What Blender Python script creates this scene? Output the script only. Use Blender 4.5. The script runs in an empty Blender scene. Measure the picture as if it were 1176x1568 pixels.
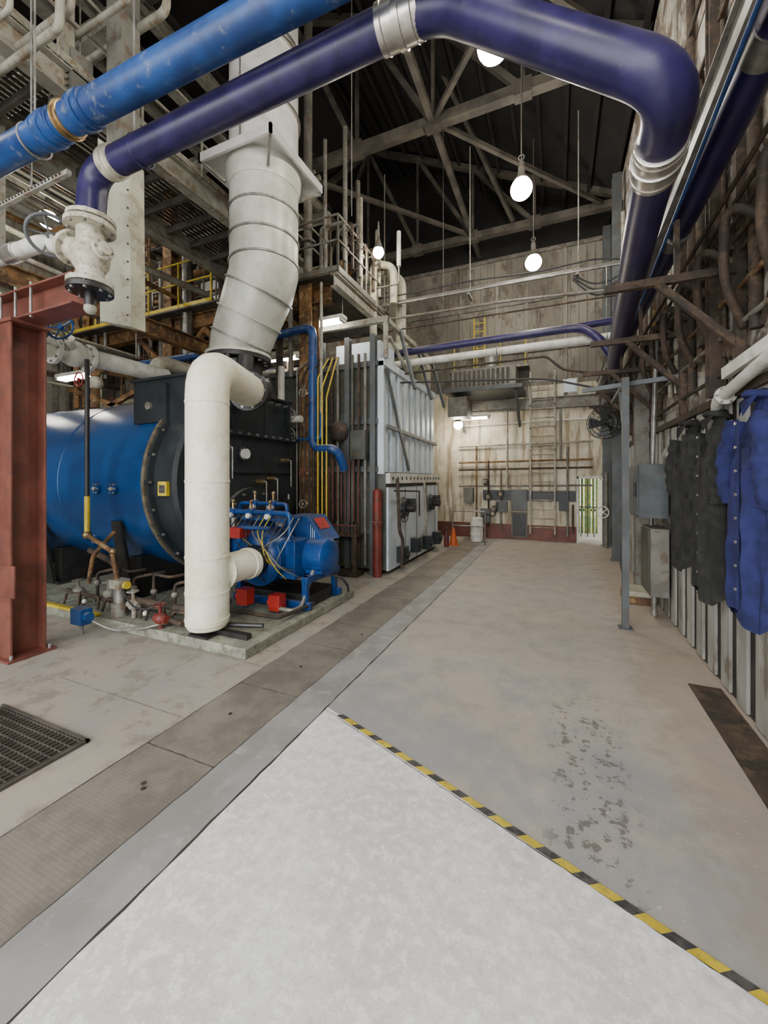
import bpy, math, random
from mathutils import Vector, Matrix
random.seed(7)
V=Vector
# ------------------------------------------------------------------ materials
def nmat(name):
    m=bpy.data.materials.new(name); m.use_nodes=True
    nt=m.node_tree; b=nt.nodes['Principled BSDF']
    return m,nt,b
def node(nt,t,**k):
    n=nt.nodes.new(t)
    for a,v in k.items(): setattr(n,a,v)
    return n
def c4(c): return (c[0],c[1],c[2],1)
def ramp(nt,src,a,b,smooth=True):
    n=node(nt,'ShaderNodeMapRange'); n.interpolation_type='SMOOTHSTEP' if smooth else 'LINEAR'
    n.inputs['From Min'].default_value=a; n.inputs['From Max'].default_value=b
    nt.links.new(src,n.inputs['Value']); return n.outputs['Result']
def mixc(nt,f,a,b):
    n=node(nt,'ShaderNodeMix',data_type='RGBA')
    for s,v in ((n.inputs[0],f),(n.inputs[6],a),(n.inputs[7],b)):
        if isinstance(v,(tuple,list)): s.default_value=c4(v)
        elif isinstance(v,(int,float)): s.default_value=v
        else: nt.links.new(v,s)
    return n.outputs[2]
def math_(nt,op,a,b=None):
    n=node(nt,'ShaderNodeMath',operation=op)
    for i,v in enumerate((a,b)):
        if v is None: continue
        if isinstance(v,(int,float)): n.inputs[i].default_value=v
        else: nt.links.new(v,n.inputs[i])
    return n.outputs[0]
def noise(nt,co,scale,detail=4,rough=.6):
    n=node(nt,'ShaderNodeTexNoise'); n.inputs['Scale'].default_value=scale
    n.inputs['Detail'].default_value=detail; n.inputs['Roughness'].default_value=rough
    nt.links.new(co,n.inputs['Vector']); return n.outputs['Fac']
def coord(nt,st=(1,1,1)):
    t=node(nt,'ShaderNodeTexCoord')
    if st==(1,1,1): return t.outputs['Object']
    mp=node(nt,'ShaderNodeMapping'); mp.inputs['Scale'].default_value=st
    nt.links.new(t.outputs['Object'],mp.inputs['Vector']); return mp.outputs[0]
def bump(nt,b,h,s,d=.01):
    n=node(nt,'ShaderNodeBump'); n.inputs['Strength'].default_value=s; n.inputs['Distance'].default_value=d
    nt.links.new(h,n.inputs['Height']); nt.links.new(n.outputs[0],b.inputs['Normal'])
def pbr(name,c,c2=None,rough=.5,metal=0.,scale=3,dirt=None,damt=.6,bmp=0,st=(1,1,1),dth=.5,dust=0):
    m,nt,b=nmat(name); co=coord(nt,st)
    if c2 is None: c2=tuple(x*.78 for x in c)
    n1=noise(nt,co,scale,3); col=mixc(nt,ramp(nt,n1,.38,.62),c,c2)
    if dirt:
        n2=noise(nt,co,scale*2.3+.31,5,.72)
        col=mixc(nt,math_(nt,'MULTIPLY',ramp(nt,n2,dth,dth+.12),damt),col,dirt)
    if dust:
        ge=node(nt,'ShaderNodeNewGeometry'); s=node(nt,'ShaderNodeSeparateXYZ'); nt.links.new(ge.outputs['Normal'],s.inputs[0])
        col=mixc(nt,math_(nt,'MULTIPLY',ramp(nt,math_(nt,'ADD',s.outputs['Z'],math_(nt,'MULTIPLY',n1,.4)),.7,1.15),dust),col,(.36,.32,.27))
    nt.links.new(col,b.inputs['Base Color'])
    b.inputs['Roughness'].default_value=rough; b.inputs['Metallic'].default_value=metal
    if bmp: bump(nt,b,noise(nt,co,scale*8,3),bmp)
    return m
def emis(name,c,s):
    m,nt,b=nmat(name); b.inputs['Base Color'].default_value=c4(c)
    b.inputs['Emission Color'].default_value=c4(c); b.inputs['Emission Strength'].default_value=s
    return m
M={}
M['purple']=pbr('pipe_navy_paint',(.027,.020,.092),(.016,.012,.06),.36,scale=5,dirt=(.08,.07,.10),damt=.4,dth=.58,dust=.8)
M['blue']=pbr('pipe_blue_paint',(.013,.07,.25),(.009,.038,.15),.42,scale=3,dirt=(.17,.2,.25),damt=.6,dth=.55,dust=.6)
M['boilerblue']=pbr('boiler_blue_enamel',(.005,.06,.205),(.003,.038,.135),.28,scale=1.2,dust=.35)
M['burnblue']=pbr('burner_blue_enamel',(.006,.06,.24),(.004,.04,.16),.3,scale=4,dust=.2)
M['cream']=pbr('insulation_jacket',(.93,.91,.76),(.87,.83,.63),.5,scale=2.5,dirt=(.62,.55,.36),damt=.35)
M['white']=pbr('white_paint',(.74,.73,.67),(.56,.55,.48),.5,scale=4,dirt=(.3,.25,.17),damt=.5,dth=.56)
M['stack']=pbr('stack_sheet_metal',(.84,.83,.81),(.7,.69,.67),.33,.25,scale=1.6,dirt=(.52,.48,.43),damt=.4)
M['stack2']=pbr('stack_lower_paint',(.62,.63,.56),(.50,.51,.44),.4,.12,scale=2,dirt=(.38,.37,.29),damt=.35)
M['silver']=pbr('stainless_band',(.68,.65,.6),(.5,.47,.42),.3,.85,scale=8)
M['galv']=pbr('galvanised',(.36,.35,.32),(.22,.215,.195),.45,.6,scale=6)
M['black']=pbr('black_metal',(.014,.014,.015),(.026,.024,.022),.4,scale=6)
M['char']=pbr('charcoal_paint',(.024,.030,.034),(.015,.019,.022),.42,scale=3,dust=.3)
M['steel']=pbr('grey_painted_steel',(.21,.205,.175),(.135,.13,.11),.55,scale=2.5,dirt=(.12,.07,.04),damt=.7)
M['lsteel']=pbr('light_painted_steel',(.36,.35,.29),(.25,.24,.195),.5,scale=2.5,dirt=(.18,.11,.05),damt=.7)
M['bsteel']=pbr('bluegrey_steel',(.10,.115,.12),(.07,.08,.083),.5,scale=2.5,dirt=(.10,.07,.045),damt=.5)
M['dsteel']=pbr('dark_truss_steel',(.095,.083,.065),(.05,.044,.035),.65,scale=2)
M['rust']=pbr('rusty_steel',(.22,.11,.04),(.085,.045,.022),.75,scale=3,dirt=(.38,.27,.12),damt=.6)
M['rustd']=pbr('dark_rust',(.06,.04,.027),(.03,.024,.018),.75,scale=3,dirt=(.14,.09,.05),damt=.5)
M['redox']=pbr('red_oxide_paint',(.18,.058,.038),(.125,.037,.026),.5,scale=3,dirt=(.09,.045,.035),damt=.5)
M['red']=pbr('red_paint',(.42,.03,.02),(.32,.02,.018),.38,scale=6)
M['redd']=pbr('dull_red_paint',(.2,.03,.02),(.13,.02,.015),.5,scale=5,dirt=(.1,.06,.04),damt=.6)
M['yellow']=pbr('yellow_paint',(.62,.47,.03),(.5,.37,.02),.5,scale=8,dirt=(.2,.16,.08),damt=.6,dth=.54)
M['tapeblack']=pbr('tape_black',(.03,.03,.03),(.08,.075,.07),.6,scale=20)
M['brass']=pbr('brass',(.45,.32,.15),(.25,.17,.09),.35,.8,scale=10)
M['bronze']=pbr('gasket_bronze',(.22,.19,.13),(.12,.10,.07),.5,.3,scale=10)
M['valvecream']=pbr('valve_cream_paint',(.60,.57,.46),(.45,.42,.33),.45,scale=8,dirt=(.17,.12,.07),damt=.5)
M['grime']=pbr('grimy_sheet',(.52,.51,.39),(.42,.41,.31),.55,scale=2,dirt=(.24,.18,.1),damt=.55)
M['rubber']=pbr('cable_black',(.02,.02,.02),(.04,.04,.04),.6,scale=10)
M['orange']=pbr('orange_plastic',(.6,.12,.02),(.5,.1,.02),.45)
M['glassw']=pbr('gauge_face',(.8,.8,.78),(.75,.75,.72),.2)
M['pad']=pbr('pad_concrete',(.31,.32,.245),(.22,.225,.175),.75,scale=4,dirt=(.12,.105,.08),damt=.7,bmp=.5)
M['greenp']=pbr('greygreen_panel',(.085,.095,.078),(.05,.055,.045),.5,scale=2,dirt=(.12,.075,.04),damt=.5)
M['lblue']=pbr('pale_blue_casing',(.66,.74,.80),(.56,.63,.68),.45,scale=1.5,dirt=(.34,.34,.32),damt=.4,dth=.57)
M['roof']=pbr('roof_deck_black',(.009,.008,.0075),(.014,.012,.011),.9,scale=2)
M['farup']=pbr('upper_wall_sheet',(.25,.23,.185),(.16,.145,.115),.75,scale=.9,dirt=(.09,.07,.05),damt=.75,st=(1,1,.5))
M['joist']=pbr('joist_paint',(.25,.245,.2),(.15,.145,.115),.6,scale=2,dirt=(.08,.06,.035),damt=.6)
M['jblack']=pbr('jacket_black_cloth',(.014,.015,.013),(.028,.028,.025),.9,scale=9,bmp=.5)
M['jblue']=pbr('coverall_blue_cloth',(.019,.024,.12),(.010,.014,.07),.85,scale=7,bmp=.5)
M['board']=pbr('wall_board_grey',(.38,.37,.33),(.24,.23,.2),.6,scale=1.6,dirt=(.11,.085,.06),damt=.75,st=(1,1,.35))
M['translucent']=pbr('light_wall_sheet',(.55,.60,.52),(.42,.46,.4),.5,scale=2,dirt=(.25,.22,.16),damt=.5)
M['gap']=pbr('wall_gap_dark',(.035,.03,.025),(.02,.017,.014),.8)
M['lamp']=emis('lamp_glow',(1,.94,.83),135)
M['tube']=emis('fluorescent_glow',(1,.97,.88),36)
M['bulb']=emis('small_bulb_glow',(1,.90,.72),110)
M['green']=pbr('green_foliage',(.03,.075,.012),(.10,.11,.015),.8,scale=6)
def wallmat():
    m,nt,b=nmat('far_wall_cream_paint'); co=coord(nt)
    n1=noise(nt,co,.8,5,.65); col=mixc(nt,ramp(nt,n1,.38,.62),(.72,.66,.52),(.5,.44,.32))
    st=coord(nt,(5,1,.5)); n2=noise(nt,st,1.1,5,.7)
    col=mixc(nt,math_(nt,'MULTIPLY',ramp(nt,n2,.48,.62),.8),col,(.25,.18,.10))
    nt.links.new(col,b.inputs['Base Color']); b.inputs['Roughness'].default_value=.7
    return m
M['farwall']=wallmat()
def brick():
    m,nt,b=nmat('old_brick_peeling'); t=node(nt,'ShaderNodeTexCoord')
    s=node(nt,'ShaderNodeSeparateXYZ'); nt.links.new(t.outputs['Object'],s.inputs[0])
    c=node(nt,'ShaderNodeCombineXYZ'); nt.links.new(s.outputs['Y'],c.inputs[0]); nt.links.new(s.outputs['Z'],c.inputs[1])
    bk=node(nt,'ShaderNodeTexBrick'); nt.links.new(c.outputs[0],bk.inputs['Vector'])
    bk.inputs['Scale'].default_value=4.2
    bk.inputs['Color1'].default_value=(.26,.17,.12,1); bk.inputs['Color2'].default_value=(.19,.135,.1,1)
    bk.inputs['Mortar'].default_value=(.3,.27,.22,1); bk.inputs['Mortar Size'].default_value=.025
    n1=noise(nt,t.outputs['Object'],1.3,5,.7)
    col=mixc(nt,ramp(nt,n1,.42,.52),bk.outputs['Color'],(.46,.43,.37))
    n2=noise(nt,t.outputs['Object'],3.1,6,.75)
    col=mixc(nt,math_(nt,'MULTIPLY',ramp(nt,n2,.48,.58),.85),col,(.085,.065,.05))
    nt.links.new(col,b.inputs['Base Color']); b.inputs['Roughness'].default_value=.85
    bump(nt,b,math_(nt,'MULTIPLY',bk.outputs['Fac'],-1),.5,.02); return m
M['brick']=brick()
def floor_aisle():
    m,nt,b=nmat('floor_aisle_worn_paint'); co=coord(nt)
    s=node(nt,'ShaderNodeSeparateXYZ'); nt.links.new(co,s.inputs[0]); X,Y=s.outputs['X'],s.outputs['Y']
    n1=noise(nt,co,.9,5,.6); n2=noise(nt,co,3.2,7,.72); n3=noise(nt,co,13,5,.7)
    col=mixc(nt,ramp(nt,n1,.4,.6),(.42,.37,.305),(.39,.36,.315))
    col=mixc(nt,math_(nt,'MULTIPLY',ramp(nt,n2,.48,.62),.35),col,(.27,.245,.21))
    col=mixc(nt,math_(nt,'MULTIPLY',ramp(nt,n2,.44,.34),.35),col,(.5,.47,.42))
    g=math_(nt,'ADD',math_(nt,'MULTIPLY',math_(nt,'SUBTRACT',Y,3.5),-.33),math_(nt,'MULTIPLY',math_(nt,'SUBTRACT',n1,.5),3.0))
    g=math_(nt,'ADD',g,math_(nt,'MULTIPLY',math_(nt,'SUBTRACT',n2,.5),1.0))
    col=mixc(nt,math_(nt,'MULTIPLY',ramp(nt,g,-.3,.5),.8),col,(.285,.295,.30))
    w=math_(nt,'ADD',X,math_(nt,'MULTIPLY',math_(nt,'SUBTRACT',n2,.5),1.1))
    col=mixc(nt,math_(nt,'MULTIPLY',ramp(nt,w,.6,.95),.5),col,(.33,.255,.195))
    dx=math_(nt,'ABSOLUTE',math_(nt,'SUBTRACT',X,.2)); mk=ramp(nt,dx,.36,.12)
    dy=math_(nt,'ABSOLUTE',math_(nt,'SUBTRACT',Y,3.1)); mk=math_(nt,'MULTIPLY',mk,ramp(nt,dy,1.3,.6))
    fl=ramp(nt,math_(nt,'ADD',math_(nt,'ADD',n3,math_(nt,'MULTIPLY',n2,.5)),math_(nt,'MULTIPLY',mk,.04)),.845,.87)
    col=mixc(nt,math_(nt,'MULTIPLY',math_(nt,'MULTIPLY',fl,mk),.8),col,(.12,.105,.09))
    n4=noise(nt,co,24,3,.6)
    col=mixc(nt,math_(nt,'MULTIPLY',ramp(nt,n4,.68,.72),.6),col,(.6,.57,.52))
    nt.links.new(col,b.inputs['Base Color'])
    nt.links.new(ramp(nt,n2,-.6,1.1,False),b.inputs['Roughness']); bump(nt,b,n2,.12); return m
M['aisle']=floor_aisle()
def floor_slab():
    m,nt,b=nmat('floor_white_slab'); co=coord(nt)
    n1=noise(nt,co,1.6,5,.65); n2=noise(nt,co,13,7,.78); n3=noise(nt,co,34,4,.7)
    col=mixc(nt,ramp(nt,n1,.4,.6),(.76,.755,.745),(.66,.645,.62))
    col=mixc(nt,math_(nt,'MULTIPLY',ramp(nt,n2,.5,.58),.7),col,(.92,.915,.91))
    col=mixc(nt,math_(nt,'MULTIPLY',ramp(nt,n2,.46,.38),.45),col,(.50,.475,.445))
    col=mixc(nt,math_(nt,'MULTIPLY',ramp(nt,n3,.68,.72),.6),col,(.22,.2,.18))
    nt.links.new(col,b.inputs['Base Color']); b.inputs['Roughness'].default_value=.65
    bump(nt,b,n2,.25); return m
M['slab']=floor_slab()
def checker_plate():
    m,nt,b=nmat('checker_plate_steel'); co=coord(nt)
    n1=noise(nt,co,2.0,6,.7)
    col=mixc(nt,ramp(nt,n1,.4,.6),(.255,.225,.185),(.175,.155,.13))
    w=node(nt,'ShaderNodeTexChecker'); w.inputs['Scale'].default_value=60
    mp=node(nt,'ShaderNodeMapping'); mp.inputs['Rotation'].default_value=(0,0,.785)
    nt.links.new(co,mp.inputs['Vector']); nt.links.new(mp.outputs[0],w.inputs['Vector'])
    col=mixc(nt,math_(nt,'MULTIPLY',w.outputs['Fac'],.22),col,(.1,.09,.075))
    nt.links.new(col,b.inputs['Base Color']); b.inputs['Roughness'].default_value=.5; b.inputs['Metallic'].default_value=.15
    return m
M['plate']=checker_plate()
M['strip']=pbr('floor_curb_strip',(.31,.305,.29),(.24,.235,.22),.55,scale=2,dirt=(.42,.41,.38),damt=.6,dth=.53)
M['floorl']=pbr('floor_left_concrete',(.37,.325,.265),(.31,.295,.265),.55,scale=1.2,dirt=(.2,.165,.125),damt=.6,dth=.5,bmp=.2)
# ------------------------------------------------------------------ mesh builder
def perp(d):
    d=d.normalized(); a=V((0,0,1)) if abs(d.z)<.95 else V((1,0,0))
    u=d.cross(a).normalized(); return u,d.cross(u).normalized()
def fillet(path,b,seg=6):
    P=[V(p) for p in path]
    if len(P)<3 or b<=0: return P
    out=[P[0]]
    for i in range(1,len(P)-1):
        p=P[i]; d0=P[i-1]-p; d1=P[i+1]-p
        l=min(b,d0.length*.48,d1.length*.48)
        a=p+d0.normalized()*l; c=p+d1.normalized()*l
        for k in range(seg+1):
            t=k/seg; out.append(a*(1-t)**2+p*2*t*(1-t)+c*t*t)
    out.append(P[-1]); return out
class MB:
    def __init__(s,name): s.name=name; s.v=[]; s.f=[]; s.mi=[]; s.mats=[]
    def add(s,vs,fs,mat):
        if isinstance(mat,str): mat=M[mat]
        if mat not in s.mats: s.mats.append(mat)
        k=s.mats.index(mat); o=len(s.v)
        s.v+= [tuple(v) for v in vs]; s.f+=[tuple(i+o for i in f) for f in fs]; s.mi+=[k]*len(fs); return s
    def box(s,x0,x1,y0,y1,z0,z1,mat):
        vs=[(x,y,z) for x in (x0,x1) for y in (y0,y1) for z in (z0,z1)]
        return s.add(vs,[(0,1,3,2),(4,6,7,5),(0,4,5,1),(2,3,7,6),(0,2,6,4),(1,5,7,3)],mat)
    def bar(s,p0,p1,w,h,mat,up=(0,0,1),ou=0,ov=0):
        p0=V(p0);p1=V(p1); d=(p1-p0).normalized(); up=V(up)
        if abs(d.dot(up))>.98: up=V((0,1,0))
        u=d.cross(up).normalized(); v=u.cross(d).normalized()
        vs=[]
        for p in (p0,p1):
            for a,b in ((-1,-1),(1,-1),(1,1),(-1,1)): vs.append(p+u*(a*w/2+ou)+v*(b*h/2+ov))
        return s.add(vs,[(0,1,2,3),(7,6,5,4),(0,4,5,1),(1,5,6,2),(2,6,7,3),(3,7,4,0)],mat)
    def ib(s,p0,p1,w,h,mat,up=(0,0,1),t=.02):
        s.bar(p0,p1,w,t,mat,up,0,h/2-t/2); s.bar(p0,p1,w,t,mat,up,0,-h/2+t/2)
        return s.bar(p0,p1,t,h-2*t,mat,up)
    def sweep(s,P,R,mat,n=14,caps=True):
        P=[V(p) for p in P]
        if not isinstance(R,(list,tuple)): R=[R]*len(P)
        T=[]
        for i in range(len(P)):
            a=P[max(i-1,0)]; b=P[min(i+1,len(P)-1)]; T.append((b-a).normalized())
        u,v=perp(T[0]); vs=[];fs=[]
        for i,p in enumerate(P):
            if i:
                q=T[i-1].rotation_difference(T[i]); u=q@u; v=q@v
            for k in range(n):
                a=2*math.pi*k/n; vs.append(p+(u*math.cos(a)+v*math.sin(a))*R[i])
        for i in range(len(P)-1):
            for k in range(n):
                k2=(k+1)%n; fs.append((i*n+k,i*n+k2,(i+1)*n+k2,(i+1)*n+k))
        if caps:
            fs.append(tuple(range(n-1,-1,-1))); fs.append(tuple((len(P)-1)*n+k for k in range(n)))
        return s.add(vs,fs,mat)
    def tube(s,path,r,mat,b=None,n=12): return s.sweep(fillet(path,b if b is not None else r*2.5),r,mat,n)
    def cyl(s,p0,p1,r,mat,n=20,r2=None): return s.sweep([p0,p1],[r,r if r2 is None else r2],mat,n)
    def prof(s,p0,ax,pts,mat,n=32):
        p0=V(p0);ax=V(ax).normalized()
        return s.sweep_exact([p0+ax*a for a,_ in pts],[max(r,1e-4) for _,r in pts],ax,mat,n)
    def sweep_exact(s,P,R,ax,mat,n):
        u,v=perp(ax); vs=[];fs=[]
        for p,r in zip(P,R):
            for k in range(n):
                a=2*math.pi*k/n; vs.append(p+(u*math.cos(a)+v*math.sin(a))*r)
        for i in range(len(P)-1):
            for k in range(n):
                k2=(k+1)%n; fs.append((i*n+k,i*n+k2,(i+1)*n+k2,(i+1)*n+k))
        fs.append(tuple(range(n-1,-1,-1))); fs.append(tuple((len(P)-1)*n+k for k in range(n)))
        return s.add(vs,fs,mat)
    def ball(s,c,r,mat,n=16,sc=(1,1,1)):
        c=V(c); vs=[];fs=[];m=n//2
        for i in range(1,m):
            t=math.pi*i/m
            for k in range(n):
                a=2*math.pi*k/n
                vs.append(c+V((sc[0]*math.sin(t)*math.cos(a),sc[1]*math.sin(t)*math.sin(a),sc[2]*math.cos(t)))*r)
        for i in range(m-2):
            for k in range(n):
                k2=(k+1)%n; fs.append((i*n+k,(i+1)*n+k,(i+1)*n+k2,i*n+k2))
        vs.append(c+V((0,0,r*sc[2]))); vs.append(c-V((0,0,r*sc[2]))); t=len(vs)
        for k in range(n):
            k2=(k+1)%n; fs.append((t-2,k,k2)); fs.append((t-1,(m-2)*n+k2,(m-2)*n+k))
        return s.add(vs,fs,mat)
    def ring(s,c,ax,R,r,mat,n=28,m=8):
        c=V(c);ax=V(ax).normalized();u,v=perp(ax);vs=[];fs=[]
        for i in range(n):
            a=2*math.pi*i/n; d=u*math.cos(a)+v*math.sin(a)
            for k in range(m):
                b=2*math.pi*k/m; vs.append(c+d*(R+r*math.cos(b))+ax*r*math.sin(b))
        for i in range(n):
            for k in range(m):
                i2=(i+1)%n;k2=(k+1)%m; fs.append((i*m+k,i2*m+k,i2*m+k2,i*m+k2))
        return s.add(vs,fs,mat)
    def flange(s,c,ax,r,mat,t=.03,bolts=8,bm='galv'):
        c=V(c);ax=V(ax).normalized(); s.cyl(c-ax*t/2,c+ax*t/2,r,mat,24); u,v=perp(ax)
        for i in range(bolts):
            a=2*math.pi*i/bolts; p=c+(u*math.cos(a)+v*math.sin(a))*r*.84
            s.cyl(p-ax*(t/2+.015),p+ax*(t/2+.015),r*.07+.004,bm,6)
        return s
    def wheel(s,c,ax,R,mat):
        c=V(c);ax=V(ax).normalized();u,v=perp(ax); s.ring(c,ax,R,R*.09,mat); s.cyl(c-ax*.02,c+ax*.02,R*.2,mat)
        for i in range(5):
            a=2*math.pi*i/5; s.cyl(c,c+(u*math.cos(a)+v*math.sin(a))*R,R*.055,mat,6)
        return s
    def done(s,bev=0,ang=38):
        me=bpy.data.meshes.new(s.name); me.from_pydata(s.v,[],s.f)
        for m in s.mats: me.materials.append(m)
        me.polygons.foreach_set('material_index',s.mi); me.polygons.foreach_set('use_smooth',[True]*len(me.polygons))
        me.update(); me.set_sharp_from_angle(angle=math.radians(ang))
        o=bpy.data.objects.new(s.name,me); bpy.context.scene.collection.objects.link(o)
        if bev:
            b=o.modifiers.new('Bevel','BEVEL'); b.width=bev; b.segments=2; b.limit_method='ANGLE'; b.angle_limit=math.radians(50)
        return o
def rail(mb,p0,p1,mat,h=1.05,toe=True,r=.02,sp=1.1):
    p0=V(p0);p1=V(p1);L=(p1-p0).length;n=max(1,round(L/sp))
    for i in range(n+1):
        p=p0.lerp(p1,i/n); mb.cyl(p,p+V((0,0,h)),r,mat,8)
    for k in (h,h*.55): mb.cyl(p0+V((0,0,k)),p1+V((0,0,k)),r,mat,8)
    if toe: mb.bar(p0+V((0,0,.06)),p1+V((0,0,.06)),.01,.1,mat)
# ------------------------------------------------------------------ shell
f=MB('floor')
TA,TB=(-1.85,3.02),(2.0,1.50)
def q(pts,mat): f.add([(x,y,0) for x,y in pts],[tuple(range(len(pts)))],mat)
q([(-14,-3),(-2.85,-3),(-2.85,14),(-14,14)],'floorl')
q([(-2.85,-3),(-2.18,-3),(-2.18,14),(-2.85,14)],'plate')
q([(-2.18,-3),(-1.85,-3),(-1.85,14),(-2.18,14)],'strip')
q([(-1.85,-3),(2.0,-3),TB,TA],'slab')
q([TA,TB,(2.0,14),(-1.85,14)],'aisle')
q([(-14,14),(2,14),(2,24),(-14,24)],'floorl'); q([(-14,-12),(8,-12),(8,-3),(-14,-3)],'floorl')
f.done()
g=MB('floor_joint_seams')
random.seed(5)
def seam(p0,p1,w,n=40):
    p0=V(p0+(.0012,));p1=V(p1+(.0012,)); d=(p1-p0).normalized(); nn=V((-d.y,d.x,0)); vs=[];fs=[]
    for i in range(n+1):
        c=p0.lerp(p1,i/n)+nn*random.uniform(-.004,.004); ww=w*random.uniform(.35,1.1)/2
        vs+=[c-nn*ww,c+nn*ww]
    for i in range(n): fs.append((2*i,2*i+2,2*i+3,2*i+1))
    g.add(vs,fs,'gap')
seam((-1.85,-2),(-1.85,13.6),.016,150); seam((-2.18,-2),(-2.18,13.6),.008,150); seam((-2.85,-2),(-2.85,13.6),.008,150)
for y in (.9,2.07,3.04,4.1,4.85,6.2,7.6,9,10.5): seam((-2.85,y),(-2.18,y),.008,14)
for y in (.9,2.4,3.4): seam((-4.6,y),(-2.85,y),.005,30)
seam((-1.85,2.98),(1.46,1.69),.006,60); seam((-1.84,5.5),(1.4,5.5),.004,40); seam((-1.84,9),(1.4,9),.004,40)
for (x,y) in ((-2.45,1.75),(-2.49,1.78),(-2.5,3.55),(-2.55,2.6),(-2.3,4.6)): g.cyl((x,y,.0005),(x,y,.004),.016,'gap',10)
g.done()
t=MB('hazard_tape')
A=V((-1.70,2.96,.004));B=V((1.40,1.735,.004)); D=(B-A).normalized(); Nn=V((-D.y,D.x,0)); L=(B-A).length
x=0;i=0
while x<L-.12:
    st=.085+.02*(i%2)+random.uniform(-.006,.006); sk=.035; a=A+D*x+Nn*.004*math.sin(x*2); b=A+D*(x+st)+Nn*.004*math.sin((x+st)*2); w=.024
    t.add([a-Nn*w,b-Nn*w,b+Nn*w+D*sk,a+Nn*w+D*sk],[(0,1,2,3)],'yellow' if i%2 else 'tapeblack'); x+=st;i+=1
t.done()
gt=MB('floor_drain_grating')
gt.box(-4.45,-3.28,1.33,1.88,.001,.004,'gap')
for k in range(24): 
    x=-4.43+k*.049; gt.box(x,x+.008,1.34,1.87,.004,.02,'dsteel')
for k in range(9):
    y=1.35+k*.063; gt.box(-4.44,-3.29,y,y+.008,.008,.018,'dsteel')
gt.box(-4.47,-3.26,1.31,1.335,.0,.022,'dsteel').box(-4.47,-3.26,1.875,1.9,0,.022,'dsteel').box(-3.285,-3.26,1.31,1.9,0,.022,'dsteel')
gt.done()
gu=MB('floor_gutter_cover'); gu.box(1.17,1.43,1.8,4.75,.001,.008,'rustd'); gu.done()
w=MB('wall_right'); w.box(1.52,1.8,-3,14,0,9.7,'brick'); w.done()
w=MB('trim_wall_boards')
w.box(1.49,1.519,-2,11.5,0,2.72,'gap')
y=-2.0
while y<11.4:
    w.box(1.462,1.49,y,y+.21,.02,2.72+random.uniform(-.03,.02),'board'); y+=.37
w.box(1.43,1.5,-2,11.5,2.72,2.80,'rustd'); w.box(1.45,1.462,-2,11.5,1.3,1.36,'steel')
w.done(.004)
w=MB('trim_light_sheeting')
for k in range(14): w.box(1.49 if k%2 else 1.505,1.518,6.5+k*.14,6.64+k*.14,3.75,5.5,'translucent')
for k in range(8): w.box(1.49 if k%2 else 1.505,1.518,3.6+k*.14,3.74+k*.14,6.0,8.5,'translucent')
w.done()
w=MB('wall_far')
Y0=13.8
for (a,b,c,d,mat) in ((-14,.58,0,.5,'redox'),(1.34,1.52,0,.5,'redox'),(-14,-1.34,.5,9.3,'farwall'),):
    w.box(a,b,Y0,Y0+.25,c,d,mat)
w.box(-1.34,.58,Y0,Y0+.25,.5,5.0,'farwall'); w.box(1.34,1.52,Y0,Y0+.25,.5,5.0,'farwall'); w.box(.58,1.34,Y0,Y0+.25,2.04,5.0,'farwall')
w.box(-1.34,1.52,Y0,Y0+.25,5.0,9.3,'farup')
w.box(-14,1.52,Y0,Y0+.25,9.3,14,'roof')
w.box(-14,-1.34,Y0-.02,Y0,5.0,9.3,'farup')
w.done()
d=MB('door_1')
d.box(.56,.62,Y0-.06,Y0+.02,0,2.08,'white').box(1.30,1.36,Y0-.06,Y0+.02,0,2.08,'white').box(.56,1.36,Y0-.06,Y0+.02,2.0,2.08,'white')
d.bar((1.30,Y0+.3,1.0),(1.24,Y0+.98,1.0),.045,1.95,'grime'); d.bar((1.25,Y0+.9,1.0),(1.19,Y0+.91,1.0),.03,.03,'brass')
d.done(.008)
h=MB('outdoor_fence')
for k in range(30):
    x=-1+k*.12; h.box(x,x+.1,16.4,16.45,0,3+random.uniform(-.1,.1),'green')
h.box(-1,2.6,16.45,16.5,.8,.9,'rust').box(-1,2.6,16.45,16.5,2.2,2.3,'rust'); h.box(-1,2.6,14.1,17.3,3.0,3.1,'dsteel')
for k in range(6): h.box(.35+k*.2,.38+k*.2,15.4,15.43,0,2.1,'black')
h.box(.3,1.5,15.4,15.43,1.0,1.04,'black'); h.done()
tr=MB('trim_far')
tr.box(-2.3,.54,Y0-.03,Y0,1.28,1.62,'black')
tr.box(-3.2,1.45,Y0-.14,Y0-.0,4.25,4.55,'steel').box(-3.2,1.45,Y0-.2,Y0,4.55,4.58,'steel').box(-3.2,1.45,Y0-.2,Y0,4.22,4.25,'steel')
for x in (-13,-9,-5,-3.1,-.95,.2,1.38): tr.box(x,x+.1,Y0-.07,Y0-.02,4.6,9.3,'farup')
for z in (6.1,7.7,9.25): tr.box(-13.9,1.5,Y0-.08,Y0-.02,z,z+.12,'steel')
for k in range(24): tr.box(-4+k*.23,-3.98+k*.23,Y0-.03,Y0-.01,5,9.2,'steel')
tr.done()
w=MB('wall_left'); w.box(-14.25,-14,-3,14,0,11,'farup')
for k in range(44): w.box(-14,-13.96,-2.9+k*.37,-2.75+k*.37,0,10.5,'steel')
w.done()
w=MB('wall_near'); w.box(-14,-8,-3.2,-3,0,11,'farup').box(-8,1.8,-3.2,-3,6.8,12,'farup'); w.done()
c=MB('ceiling')
c.add([(1.9,-3.2,9.6),(-6,-3.2,13.6),(-6,14.1,13.6),(1.9,14.1,9.6),(-14.3,-3.2,10),(-14.3,14.1,10)],[(0,1,2,3),(1,4,5,2)],'roof')
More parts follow.
